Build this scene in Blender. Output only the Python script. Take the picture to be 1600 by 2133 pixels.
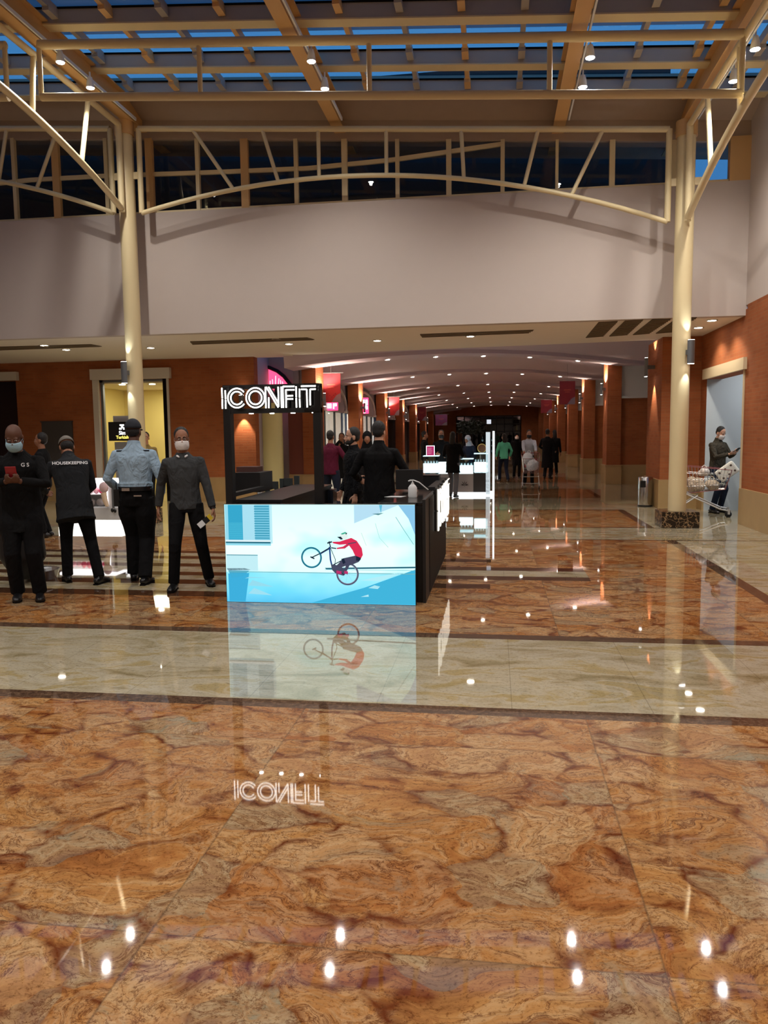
import bpy, math, random
from math import sin, cos, tan, pi, radians, sqrt, atan2
from mathutils import Vector, Matrix
random.seed(7)
for o in list(bpy.data.objects): bpy.data.objects.remove(o)
scene = bpy.context.scene
COL = scene.collection
V = Vector
# ------------------------------------------------------------------ camera
FPX = 1605.0; EYE = 1.6
YAW = radians(8.25); PIT = math.atan(160/1605.0); ROLL = 0.0118
fwd = V((-sin(YAW)*cos(PIT), cos(YAW)*cos(PIT), -sin(PIT)))
R0 = V((cos(YAW), sin(YAW), 0)); U0 = R0.cross(fwd)
RT = (R0*cos(ROLL) - U0*sin(ROLL)).normalized(); UP = (U0*cos(ROLL) + R0*sin(ROLL)).normalized()
cam_d = bpy.data.cameras.new('camera'); cam = bpy.data.objects.new('camera', cam_d); COL.objects.link(cam)
M = Matrix.Identity(4)
for i in range(3):
    M[i][0] = RT[i]; M[i][1] = UP[i]; M[i][2] = -fwd[i]
M[2][3] = EYE
cam.matrix_world = M
cam_d.sensor_fit = 'HORIZONTAL'; cam_d.sensor_width = 36; cam_d.lens = FPX/1600*36
cam_d.clip_end = 400; cam_d.clip_start = 0.05
scene.camera = cam
# ------------------------------------------------------------------ view, world, large lights
vs = scene.view_settings
vs.view_transform = 'Standard'; vs.look = 'None'; vs.gamma = 1; vs.use_curve_mapping = False
vs.exposure = 0.5
SKY = (0.05, 0.215, 0.50); SKY_STR = 0.75
world = bpy.data.worlds.new('dusk_sky'); scene.world = world; world.use_nodes = True
bgn = world.node_tree.nodes['Background']; bgn.inputs[0].default_value = (*SKY, 1); bgn.inputs[1].default_value = SKY_STR
HALL_W = 115      # roof spotlights and the added fill spots
SOFFIT_W = 15
CORR_W = 16
def lamp(kind, loc, power, color=(1, .86, .68), size=.12, aim=(0, 0, -1), angle=110, blend=.6, spread=None, size_y=None):
    d = bpy.data.lights.new('lamp_light', kind); d.energy = power; d.color = color
    if kind == 'SPOT': d.spot_size = radians(angle); d.spot_blend = blend; d.shadow_soft_size = size
    elif kind == 'POINT': d.shadow_soft_size = size
    elif kind == 'AREA':
        d.size = size
        if size_y: d.shape = 'RECTANGLE'; d.size_y = size_y
    o = bpy.data.objects.new('lamp_light', d); COL.objects.link(o); o.location = loc
    o.rotation_euler = V(aim).to_track_quat('-Z', 'Y').to_euler()
    return o
def ray(x, y):
    return (fwd + RT*((x-800)/FPX) + UP*((1066.5-y)/FPX))
def atY(x, y, Y):
    r = ray(x, y); t = Y/r.y; return V((r.x*t, Y, EYE+r.z*t))
def atZ(x, y, z=0.0):
    r = ray(x, y); t = (z-EYE)/r.z; return V((r.x*t, r.y*t, z))
def atX(x, y, X):
    r = ray(x, y); t = X/r.x; return V((X, r.y*t, EYE+r.z*t))
# ------------------------------------------------------------------ mesh helpers
class MB:
    def __init__(s): s.v = []; s.f = []; s.m = []
    def add(s, vs, fs, mi=0):
        b = len(s.v); s.v += [tuple(v) for v in vs]; s.f += [tuple(b+i for i in f) for f in fs]; s.m += [mi]*len(fs); return s
    def box(s, x0, x1, y0, y1, z0, z1, mi=0):
        vs = [(x, y, z) for z in (z0, z1) for y in (y0, y1) for x in (x0, x1)]
        return s.add(vs, [(0, 2, 3, 1), (4, 5, 7, 6), (0, 1, 5, 4), (2, 6, 7, 3), (0, 4, 6, 2), (1, 3, 7, 5)], mi)
    def bar(s, p0, p1, w, h, mi=0, up=(0, 0, 1)):
        p0 = V(p0); p1 = V(p1); d = (p1-p0).normalized(); u = V(up)
        if abs(d.dot(u)) > .98: u = V((0, 1, 0))
        a = d.cross(u).normalized(); b = a.cross(d).normalized()
        vs = [p + a*sx*w/2 + b*sz*h/2 for p in (p0, p1) for sx, sz in ((-1, -1), (1, -1), (1, 1), (-1, 1))]
        return s.add(vs, [(3, 2, 1, 0), (4, 5, 6, 7), (0, 1, 5, 4), (1, 2, 6, 5), (2, 3, 7, 6), (3, 0, 4, 7)], mi)
    def tube(s, pts, r, n=10, mi=0, closed=False, sq=(1, 1), side=None):
        pts = [V(p) for p in pts]; N = len(pts); rr = r if isinstance(r, (list, tuple)) else [r]*N
        ring = []; prev = None
        for i, p in enumerate(pts):
            a = pts[(i-1) % N] if (i > 0 or closed) else p
            b = pts[(i+1) % N] if (i < N-1 or closed) else p
            d = (b-a)
            d = d.normalized() if d.length > 1e-9 else V((0, 0, 1))
            if side is not None: ax = V(side)
            elif prev is not None: ax = prev
            else: ax = V((0, 0, 1)) if abs(d.z) < .9 else V((1, 0, 0))
            ax = ax - d*ax.dot(d)
            ax = ax.normalized() if ax.length > 1e-6 else d.orthogonal().normalized()
            prev = ax; bx = d.cross(ax)
            q = rr[i]; qx, qy = (q if isinstance(q, (list, tuple)) else (q*sq[0], q*sq[1]))
            ring.append([p + ax*cos(2*pi*k/n)*qx + bx*sin(2*pi*k/n)*qy for k in range(n)])
        vs = [v for rg in ring for v in rg]; fs = []
        for i in range(N if closed else N-1):
            j = (i+1) % N
            for k in range(n):
                k2 = (k+1) % n; fs.append((i*n+k, i*n+k2, j*n+k2, j*n+k))
        if not closed:
            fs.append(tuple(range(n-1, -1, -1))); fs.append(tuple((N-1)*n+k for k in range(n)))
        return s.add(vs, fs, mi)
    def lathe(s, prof, c=(0, 0, 0), n=24, mi=0, axis='z'):
        c = V(c); vs = []; fs = []; N = len(prof)
        for r, z in prof:
            for k in range(n):
                a = 2*pi*k/n; p = V((r*cos(a), r*sin(a), z))
                if axis == 'y': p = V((p.x, p.z, p.y))
                if axis == 'x': p = V((p.z, p.x, p.y))
                vs.append(c+p)
        for i in range(N-1):
            for k in range(n):
                k2 = (k+1) % n; fs.append((i*n+k, i*n+k2, (i+1)*n+k2, (i+1)*n+k))
        fs.append(tuple(range(n-1, -1, -1))); fs.append(tuple((N-1)*n+k for k in range(n)))
        return s.add(vs, fs, mi)
    def ell(s, c, r, n=16, m=10, mi=0, rot=None):
        c = V(c); vs = []; fs = []
        for i in range(m+1):
            t = pi*i/m
            for k in range(n):
                a = 2*pi*k/n; p = V((r[0]*sin(t)*cos(a), r[1]*sin(t)*sin(a), r[2]*cos(t)))
                if rot: p = rot @ p
                vs.append(c+p)
        for i in range(m):
            for k in range(n):
                k2 = (k+1) % n; fs.append((i*n+k, (i+1)*n+k, (i+1)*n+k2, i*n+k2))
        return s.add(vs, fs, mi)
    def poly(s, pts, mi=0): return s.add(pts, [tuple(range(len(pts)))], mi)
    def prism(s, pts, d, mi=0):      # polygon pts extruded by vector d
        n = len(pts); d = V(d); vs = [V(p) for p in pts] + [V(p)+d for p in pts]
        fs = [tuple(range(n-1, -1, -1)), tuple(range(n, 2*n))] + [(i, (i+1) % n, n+(i+1) % n, n+i) for i in range(n)]
        return s.add(vs, fs, mi)
    def mesh(s, name):
        me = bpy.data.meshes.new(name); me.from_pydata(s.v, [], s.f); 
        me.polygons.foreach_set('material_index', s.m); me.update(); return me
def obj(name, mb, mats, parent=None, smooth=False, label=None, cat=None, group=None, kind=None, bevel=0, fix=True, loc=None):
    me = mb.mesh(name) if isinstance(mb, MB) else mb
    if not isinstance(mats, (list, tuple)): mats = [mats]
    idx = list(mb.m) if isinstance(mb, MB) else None
    me.materials.clear()
    for m in mats: me.materials.append(m)
    if idx and len(mats) > 1: me.polygons.foreach_set('material_index', idx)
    if fix and isinstance(mb, MB):
        import bmesh
        b = bmesh.new(); b.from_mesh(me); bmesh.ops.remove_doubles(b, verts=b.verts, dist=1e-5)
        bmesh.ops.recalc_face_normals(b, faces=b.faces); b.to_mesh(me); b.free()
    if smooth:
        me.polygons.foreach_set('use_smooth', [True]*len(me.polygons))
        if smooth != 2:
            try: me.set_sharp_from_angle(angle=radians(45))
            except Exception: pass
    o = bpy.data.objects.new(name, me); COL.objects.link(o)
    if loc is not None:
        o.location = loc
    if parent is not None: o.parent = parent
    if bevel:
        md = o.modifiers.new('bevel', 'BEVEL'); md.width = bevel; md.segments = 2; md.limit_method = 'ANGLE'
    tag(o, label, cat, group, kind); return o
def tag(o, label=None, cat=None, group=None, kind=None):
    if label: o['label'] = label
    if cat: o['category'] = cat
    if group: o['group'] = group
    if kind: o['kind'] = kind
    return o
def empty(name, loc, label, cat, group=None, rz=0, scale=1):
    o = bpy.data.objects.new(name, None); COL.objects.link(o); o.location = loc; o.rotation_euler = (0, 0, rz); o.scale = (scale,)*3
    o.empty_display_size = .1
    return tag(o, label, cat, group)
def struct(name, mb, mats, **k): return obj(name, mb, mats, kind='structure', **k)
def copy_tree(o, parent=None):
    c = o.copy(); COL.objects.link(c)
    if parent is not None: c.parent = parent
    for ch in [x for x in bpy.data.objects if x.parent == o]: copy_tree(ch, c)
    return c
DG = bpy.context.evaluated_depsgraph_get
def fuse(mb, voxel, it=4):
    me = mb.mesh('tmp'); o = bpy.data.objects.new('tmp', me); COL.objects.link(o)
    md = o.modifiers.new('r', 'REMESH'); md.mode = 'VOXEL'; md.voxel_size = voxel
    if it: sm = o.modifiers.new('s', 'SMOOTH'); sm.iterations = it; sm.factor = .5
    dg = DG(); dg.update(); out = bpy.data.meshes.new_from_object(o.evaluated_get(dg))
    bpy.data.objects.remove(o); bpy.data.meshes.remove(me); return out
def text_mesh(txt, size, ext=.002, bold=0):
    c = bpy.data.curves.new('t', 'FONT'); c.body = txt; c.size = size; c.extrude = ext; c.align_x = 'CENTER'; c.align_y = 'CENTER'; c.offset = bold
    o = bpy.data.objects.new('t', c); COL.objects.link(o); dg = DG(); dg.update()
    me = bpy.data.meshes.new_from_object(o.evaluated_get(dg)); bpy.data.objects.remove(o); return me
# ------------------------------------------------------------------ materials
def srgb(r, g, b):
    f = lambda c: (c/255/12.92) if c/255 <= .04045 else ((c/255+.055)/1.055)**2.4
    return (f(r), f(g), f(b), 1)
MATS = {}
def mat(name, col, rough=.6, metal=0, spec=.5, var=.0, vscale=6, bump=0, bscale=60, alpha=1, coat=0):
    if name in MATS: return MATS[name]
    m = bpy.data.materials.new(name); m.use_nodes = True; nt = m.node_tree; N = nt.nodes; L = nt.links
    p = N['Principled BSDF']; p.inputs['Base Color'].default_value = col; p.inputs['Roughness'].default_value = rough
    p.inputs['Metallic'].default_value = metal; p.inputs['Specular IOR Level'].default_value = spec; p.inputs['Coat Weight'].default_value = coat
    tc = N.new('ShaderNodeTexCoord')
    if var:
        nz = N.new('ShaderNodeTexNoise'); nz.inputs['Scale'].default_value = vscale; nz.inputs['Detail'].default_value = 4
        mp = N.new('ShaderNodeMapRange'); mp.inputs[3].default_value = 1-var; mp.inputs[4].default_value = 1+var
        mx = N.new('ShaderNodeVectorMath'); mx.operation = 'SCALE'; mx.inputs[0].default_value = col[:3]
        L.new(tc.outputs['Object'], nz.inputs['Vector']); L.new(nz.outputs['Fac'], mp.inputs[0]); L.new(mp.outputs[0], mx.inputs['Scale'])
        L.new(mx.outputs[0], p.inputs['Base Color'])
    if bump:
        nb = N.new('ShaderNodeTexNoise'); nb.inputs['Scale'].default_value = bscale; nb.inputs['Detail'].default_value = 3
        bp = N.new('ShaderNodeBump'); bp.inputs['Strength'].default_value = bump; bp.inputs['Distance'].default_value = .02
        L.new(tc.outputs['Object'], nb.inputs['Vector']); L.new(nb.outputs['Fac'], bp.inputs['Height']); L.new(bp.outputs[0], p.inputs['Normal'])
    MATS[name] = m; return m
def emit(name, col, strength):
    if name in MATS: return MATS[name]
    m = bpy.data.materials.new(name); m.use_nodes = True; p = m.node_tree.nodes['Principled BSDF']
    p.inputs['Base Color'].default_value = (0, 0, 0, 1); p.inputs['Emission Color'].default_value = col; p.inputs['Emission Strength'].default_value = strength
    p.inputs['Specular IOR Level'].default_value = .2
    MATS[name] = m; return m
def glass(name, tint=(1, 1, 1), refl=1.0, rough=0.0, min_op=0.0, opcol=(.5, .5, .5, 1)):
    if name in MATS: return MATS[name]
    m = bpy.data.materials.new(name); m.use_nodes = True; nt = m.node_tree; N = nt.nodes; L = nt.links
    N.remove(N['Principled BSDF']); out = N['Material Output']
    tr = N.new('ShaderNodeBsdfTransparent'); tr.inputs[0].default_value = (*tint, 1)
    gl = N.new('ShaderNodeBsdfGlossy'); gl.inputs['Roughness'].default_value = rough
    lw = N.new('ShaderNodeLayerWeight'); lw.inputs['Blend'].default_value = .5
    pw = N.new('ShaderNodeMath'); pw.operation = 'POWER'; pw.inputs[1].default_value = 5; L.new(lw.outputs['Facing'], pw.inputs[0])
    fr = N.new('ShaderNodeMath'); fr.operation = 'MULTIPLY_ADD'; fr.inputs[1].default_value = .9; fr.inputs[2].default_value = .05; L.new(pw.outputs[0], fr.inputs[0])
    mx = N.new('ShaderNodeMixShader'); mu = N.new('ShaderNodeMath'); mu.operation = 'MULTIPLY'; mu.inputs[1].default_value = refl
    L.new(fr.outputs[0], mu.inputs[0]); L.new(mu.outputs[0], mx.inputs[0]); L.new(tr.outputs[0], mx.inputs[1]); L.new(gl.outputs[0], mx.inputs[2])
    last = mx
    if min_op:
        df = N.new('ShaderNodeBsdfDiffuse'); df.inputs[0].default_value = opcol
        m2 = N.new('ShaderNodeMixShader'); m2.inputs[0].default_value = min_op
        L.new(mx.outputs[0], m2.inputs[1]); L.new(df.outputs[0], m2.inputs[2]); last = m2
    L.new(last.outputs[0], out.inputs[0]); MATS[name] = m; return m
def ramp(N, stops, interp='LINEAR'):
    r = N.new('ShaderNodeValToRGB'); cr = r.color_ramp; cr.interpolation = interp
    while len(cr.elements) > 1: cr.elements.remove(cr.elements[-1])
    cr.elements[0].position = stops[0][0]; cr.elements[0].color = stops[0][1]
    for p, c in stops[1:]:
        e = cr.elements.new(p); e.color = c
    return r
def mixc(N, L, fac, a, b, blend='MIX'):
    m = N.new('ShaderNodeMix'); m.data_type = 'RGBA'; m.blend_type = blend
    for sock, v in ((m.inputs['Factor'], fac), (m.inputs[6], a), (m.inputs[7], b)):
        if isinstance(v, (int, float)): sock.default_value = v
        elif isinstance(v, tuple): sock.default_value = v
        else: L.new(v, sock)
    return m.outputs[2]
def granite(name, kind):
    m = bpy.data.materials.new(name); m.use_nodes = True; nt = m.node_tree; N = nt.nodes; L = nt.links
    p = N['Principled BSDF']; tc = N.new('ShaderNodeTexCoord'); W = tc.outputs['Object']
    def mapping(sc, rz=0, loc=(0, 0, 0), src=W):
        mp = N.new('ShaderNodeMapping'); mp.inputs['Scale'].default_value = sc; mp.inputs['Rotation'].default_value = (0, 0, rz); mp.inputs['Location'].default_value = loc
        L.new(src, mp.inputs['Vector']); return mp.outputs[0]
    def noise(vec, sc, det=5, rough=.6, dist=0):
        n = N.new('ShaderNodeTexNoise'); n.inputs['Scale'].default_value = sc; n.inputs['Detail'].default_value = det
        n.inputs['Roughness'].default_value = rough; n.inputs['Distortion'].default_value = dist; L.new(vec, n.inputs['Vector']); return n
    # every slab has its own cut of stone
    slab = N.new('ShaderNodeTexVoronoi'); slab.distance = 'CHEBYCHEV'; slab.inputs['Randomness'].default_value = 0; slab.inputs['Scale'].default_value = .62
    L.new(mapping((1, 1, 1), 0, (.3, .2, 0)), slab.inputs['Vector'])
    off = N.new('ShaderNodeVectorMath'); off.operation = 'SCALE'; off.inputs['Scale'].default_value = 3.0 if kind != 'plain' else 1
    L.new(slab.outputs['Color'], off.inputs[0])
    base = N.new('ShaderNodeVectorMath'); base.operation = 'ADD'; L.new(W, base.inputs[0]); L.new(off.outputs[0], base.inputs[1])
    if kind != 'gold': base = None
    src = base.outputs[0] if base else W
    if kind in ('gold',):
        wv = noise(mapping((1, 1, 1), .5, src=src), 1.1, 4, .55)
        w2 = N.new('ShaderNodeVectorMath'); w2.operation = 'MULTIPLY_ADD'; w2.inputs[1].default_value = (1.0, 1.0, .6)
        L.new(wv.outputs['Color'], w2.inputs[0]); L.new(mapping((1.0, 1.5, 1), -.35, src=src), w2.inputs[2]); wc = w2.outputs[0]
        n1 = noise(wc, 2.6, 9, .66, 1.0)
        r1 = ramp(N, [(.28, srgb(128, 72, 38)), (.38, srgb(168, 104, 54)), (.46, srgb(196, 138, 78)), (.52, srgb(212, 172, 122)), (.58, srgb(190, 132, 74)), (.66, srgb(166, 150, 118)), (.78, srgb(142, 84, 44))])
        L.new(n1.outputs['Fac'], r1.inputs[0])
        vo = N.new('ShaderNodeTexVoronoi'); vo.inputs['Scale'].default_value = 2.6; L.new(wc, vo.inputs['Vector'])
        sp = N.new('ShaderNodeSeparateColor'); L.new(vo.outputs['Color'], sp.inputs[0])
        rp = ramp(N, [(.0, srgb(188, 126, 66)), (.3, srgb(210, 166, 114)), (.52, srgb(168, 96, 46)), (.72, srgb(158, 146, 116)), (.86, srgb(200, 146, 84))], 'CONSTANT'); L.new(sp.outputs[0], rp.inputs[0])
        c = mixc(N, L, .42, r1.outputs[0], rp.outputs[0])
        # flowing grain inside the pebbles
        g = noise(mapping((3, 9, 1), .5, src=wc), 4.5, 8, .78, .8)
        rg = ramp(N, [(.35, (.42, .36, .3, 1)), (.48, (.95, .93, .9, 1)), (.7, (1.2, 1.16, 1.1, 1))]); L.new(g.outputs['Fac'], rg.inputs[0])
        c = mixc(N, L, .65, c, rg.outputs[0], 'MULTIPLY')
        ve = N.new('ShaderNodeTexVoronoi'); ve.feature = 'DISTANCE_TO_EDGE'; ve.inputs['Scale'].default_value = 2.6; L.new(wc, ve.inputs['Vector'])
        re = ramp(N, [(.0, (1, 1, 1, 1)), (.035, (.75, .75, .75, 1)), (.11, (0, 0, 0, 1))]); L.new(ve.outputs['Distance'], re.inputs[0])
        br = noise(wc, 5, 4); rb = ramp(N, [(.42, (0, 0, 0, 1)), (.6, (1, 1, 1, 1))]); L.new(br.outputs['Fac'], rb.inputs[0])
        mm = N.new('ShaderNodeMath'); mm.operation = 'MULTIPLY'; L.new(re.outputs[0], mm.inputs[0]); L.new(rb.outputs[0], mm.inputs[1])
        c = mixc(N, L, mm.outputs[0], c, srgb(112, 52, 24))
        vn = noise(wc, 2.6, 9, .75, 1.5); rv = ramp(N, [(.485, (0, 0, 0, 1)), (.5, (1, 1, 1, 1)), (.515, (0, 0, 0, 1))]); L.new(vn.outputs['Fac'], rv.inputs[0])
        c = mixc(N, L, rv.outputs[0], c, srgb(104, 54, 30))
        sk = noise(W, 60, 3, .8); rs = ramp(N, [(.36, (.5, .42, .36, 1)), (.46, (1, 1, 1, 1))]); L.new(sk.outputs['Fac'], rs.inputs[0])
        c = mixc(N, L, .8, c, rs.outputs[0], 'MULTIPLY')
        md = noise(wc, 13, 7, .8); rm = ramp(N, [(.34, (.5, .38, .30, 1)), (.44, (1, 1, 1, 1)), (.60, (1, 1, 1, 1)), (.72, (1.25, 1.22, 1.2, 1))]); L.new(md.outputs['Fac'], rm.inputs[0]); c = mixc(N, L, .8, c, rm.outputs[0], 'MULTIPLY')
    elif kind == 'cream':
        wv = noise(W, 1.2, 4); w2 = N.new('ShaderNodeVectorMath'); w2.operation = 'MULTIPLY_ADD'; w2.inputs[1].default_value = (.8, .8, .3)
        L.new(wv.outputs['Color'], w2.inputs[0]); L.new(mapping((1, 2.4, 1), .5), w2.inputs[2]); wc = w2.outputs[0]
        n1 = noise(wc, 1.6, 7, .6, .8)
        r1 = ramp(N, [(.3, srgb(150, 134, 96)), (.42, srgb(186, 172, 138)), (.52, srgb(204, 194, 168)), (.6, srgb(188, 168, 118)), (.72, srgb(176, 166, 140))]); L.new(n1.outputs['Fac'], r1.inputs[0]); c = r1.outputs[0]
        g = noise(mapping((2, 9, 1), .3, src=wc), 5, 6, .75, .5); rg = ramp(N, [(.34, (.28, .25, .2, 1)), (.42, (1, 1, 1, 1))]); L.new(g.outputs['Fac'], rg.inputs[0])
        c = mixc(N, L, .75, c, rg.outputs[0], 'MULTIPLY')
        sk = noise(W, 45, 4, .8); rs = ramp(N, [(.38, (.55, .52, .48, 1)), (.47, (1, 1, 1, 1))]); L.new(sk.outputs['Fac'], rs.inputs[0])
        c = mixc(N, L, .6, c, rs.outputs[0], 'MULTIPLY')
    elif kind == 'brown':
        n1 = noise(W, 26, 6, .8); r1 = ramp(N, [(.35, srgb(62, 44, 34)), (.5, srgb(98, 74, 58)), (.65, srgb(132, 106, 84))]); L.new(n1.outputs['Fac'], r1.inputs[0]); c = r1.outputs[0]
    elif kind == 'bar':
        n1 = noise(W, 20, 6, .8); r1 = ramp(N, [(.35, srgb(52, 34, 24)), (.5, srgb(78, 52, 36)), (.65, srgb(100, 72, 50))]); L.new(n1.outputs['Fac'], r1.inputs[0]); c = r1.outputs[0]
    elif kind == 'black':
        ve = N.new('ShaderNodeTexVoronoi'); ve.feature = 'DISTANCE_TO_EDGE'; ve.inputs['Scale'].default_value = 9
        wv = noise(W, 6, 4); w2 = N.new('ShaderNodeVectorMath'); w2.operation = 'MULTIPLY_ADD'; w2.inputs[1].default_value = (.4, .4, .4); L.new(wv.outputs['Color'], w2.inputs[0]); L.new(W, w2.inputs[2])
        L.new(w2.outputs[0], ve.inputs['Vector']); r1 = ramp(N, [(0, srgb(190, 160, 120)), (.03, srgb(110, 84, 58)), (.09, srgb(34, 24, 18))]); L.new(ve.outputs['Distance'], r1.inputs[0]); c = r1.outputs[0]
    if kind in ('gold', 'cream'):   # hairline joints between the slabs
        jt = N.new('ShaderNodeTexVoronoi'); jt.distance = 'CHEBYCHEV'; jt.feature = 'F1'; jt.inputs['Randomness'].default_value = 0; jt.inputs['Scale'].default_value = 1.25 if kind == 'cream' else .62
        L.new(mapping((1, 1, 1), 0, (.3, .2, 0)), jt.inputs['Vector'])
        rj = ramp(N, [(.4965, (0, 0, 0, 1)), (.4985, (1, 1, 1, 1))]); L.new(jt.outputs['Distance'], rj.inputs[0])
        mj = N.new('ShaderNodeMath'); mj.operation = 'MULTIPLY'; mj.inputs[1].default_value = .55; L.new(rj.outputs[0], mj.inputs[0])
        c = mixc(N, L, mj.outputs[0], c, srgb(96, 76, 54))
    dk = {'gold': (.82, .87, .98, 1), 'cream': (.76, .76, .77, 1), 'brown': (.8, .8, .8, 1)}.get(kind)
    if dk: c = mixc(N, L, 1.0, c, dk, 'MULTIPLY')
    L.new(c, p.inputs['Base Color'])
    p.inputs['Roughness'].default_value = .028 if kind != 'black' else .2
    p.inputs['Specular IOR Level'].default_value = .5; p.inputs['IOR'].default_value = 1.5
    MATS[name] = m; return m
def brick(name, c1=srgb(150, 78, 40), c2=srgb(128, 62, 30), mortar=srgb(140, 84, 52)):
    m = bpy.data.materials.new(name); m.use_nodes = True; nt = m.node_tree; N = nt.nodes; L = nt.links
    p = N['Principled BSDF']; geo = N.new('ShaderNodeNewGeometry'); tc = N.new('ShaderNodeTexCoord')
    sx = N.new('ShaderNodeSeparateXYZ'); L.new(tc.outputs['Object'], sx.inputs[0])
    ad = N.new('ShaderNodeMath'); L.new(sx.outputs[0], ad.inputs[0]); L.new(sx.outputs[1], ad.inputs[1])
    cb = N.new('ShaderNodeCombineXYZ'); L.new(ad.outputs[0], cb.inputs[0]); L.new(sx.outputs[2], cb.inputs[1])
    b = N.new('ShaderNodeTexBrick'); b.inputs['Scale'].default_value = 1; b.inputs['Brick Width'].default_value = .23; b.inputs['Row Height'].default_value = .062
    b.inputs['Mortar Size'].default_value = .005; b.inputs['Color1'].default_value = c1; b.inputs['Color2'].default_value = c2; b.inputs['Mortar'].default_value = mortar; b.inputs['Bias'].default_value = -.5
    L.new(cb.outputs[0], b.inputs['Vector'])
    nz = N.new('ShaderNodeTexNoise'); nz.inputs['Scale'].default_value = 1.6; nz.inputs['Detail'].default_value = 6; L.new(tc.outputs['Object'], nz.inputs['Vector'])
    r = ramp(N, [(.3, (.86, .84, .82, 1)), (.7, (1.15, 1.15, 1.1, 1))]); L.new(nz.outputs['Fac'], r.inputs[0])
    L.new(mixc(N, L, 1.0, b.outputs['Color'], r.outputs[0], 'MULTIPLY'), p.inputs['Base Color'])
    bp = N.new('ShaderNodeBump'); bp.inputs['Strength'].default_value = .5; bp.inputs['Distance'].default_value = .008; bp.invert = True
    L.new(b.outputs['Fac'], bp.inputs['Height']); L.new(bp.outputs[0], p.inputs['Normal'])
    p.inputs['Roughness'].default_value = .8; p.inputs['Specular IOR Level'].default_value = .25
    MATS[name] = m; return m
def folds(name, col, amt=.6, scale=5):      # cloth with soft creases
    if name in MATS: return MATS[name]
    m = mat(name, col, .85, spec=.2); nt = m.node_tree; N = nt.nodes; L = nt.links; p = N['Principled BSDF']
    tc = N.new('ShaderNodeTexCoord'); nz = N.new('ShaderNodeTexNoise'); nz.inputs['Scale'].default_value = scale; nz.inputs['Detail'].default_value = 2; nz.inputs['Distortion'].default_value = 1.6
    mp = N.new('ShaderNodeMapping'); mp.inputs['Scale'].default_value = (1.4, 1.4, .8); L.new(tc.outputs['Object'], mp.inputs[0]); L.new(mp.outputs[0], nz.inputs['Vector'])
    bp = N.new('ShaderNodeBump'); bp.inputs['Strength'].default_value = amt; bp.inputs['Distance'].default_value = .05
    L.new(nz.outputs['Fac'], bp.inputs['Height']); L.new(bp.outputs[0], p.inputs['Normal']); p.inputs['Sheen Weight'].default_value = .0
    return m
GOLD = granite('gold_granite', 'gold'); CREAM = granite('cream_granite', 'cream'); BROWN = granite('brown_granite', 'brown')
BARM = granite('dark_brown_granite', 'bar'); BLKM = granite('black_marble', 'black')
BRICK = brick('thin_brick', srgb(160, 92, 54), srgb(140, 76, 42), srgb(152, 100, 66))
PAINT = mat('beige_paint', srgb(196, 184, 176), .85, spec=.2, var=.02)
SOFF = mat('soffit_paint', srgb(236, 228, 214), .85, spec=.2, var=.02)
VAULT = mat('vault_paint', srgb(214, 196, 206), .85, spec=.2, var=.02)
WHITE = mat('white_plaster', srgb(214, 214, 210), .8, spec=.3)
CREAMS = mat('cream_steel', srgb(220, 202, 158), .45, var=.04, vscale=3)
RAFT = mat('yellow_steel', srgb(212, 170, 112), .5, var=.04, vscale=3)
PURL = mat('greyed_steel', srgb(168, 160, 150), .6, var=.04)  # low light on the cream purlin webs is put into this grey
PANEL = mat('roof_panel', srgb(172, 152, 134), .7, var=.05)
STONE = mat('tan_stone', srgb(176, 146, 100), .35, var=.12, vscale=4, spec=.4)
BLACK = mat('matte_black', srgb(18, 18, 20), .45, spec=.4)
BLACKG = mat('gloss_black', srgb(12, 12, 14), .2, spec=.5)
GREY = mat('grey_metal', srgb(120, 124, 128), .45, .6)
CHROME = mat('chrome', srgb(200, 200, 200), .22, 1)
WHITEP = mat('white_plastic', srgb(225, 228, 230), .4)
GAP = mat('dark_gap', srgb(22, 18, 16), .9, spec=.1)
LAMPE = emit('downlight_glow', (1, .93, .8, 1), 30)
LAMPC = emit('roof_lamp_glow', (1, .97, .9, 1), 60)
GLASS = glass('clear_glass', (.96, .98, 1), 1)
# ------------------------------------------------------------------ big lights that the place has
YF, YBL, YBR = 14.08, 18.5, 16.85       # fascia plane, back wall left, back wall right
ZS, ZF = 3.55, 5.77                    # soffit height, fascia top
XR = 4.2
def zr(X): return 6.68-.0664*X         # the glazed roof falls to the right
# ------------------------------------------------------------------ floor
fl = MB()
def fq(x0, x1, y0, y1, mi, z=0.0): fl.add([(x0, y0, z), (x1, y0, z), (x1, y1, z), (x0, y1, z)], [(0, 1, 2, 3)], mi)
MI = {'gold': 0, 'cream': 1, 'brown': 2, 'bar': 3}
XB0, XB1 = 2.50, 2.64
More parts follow.
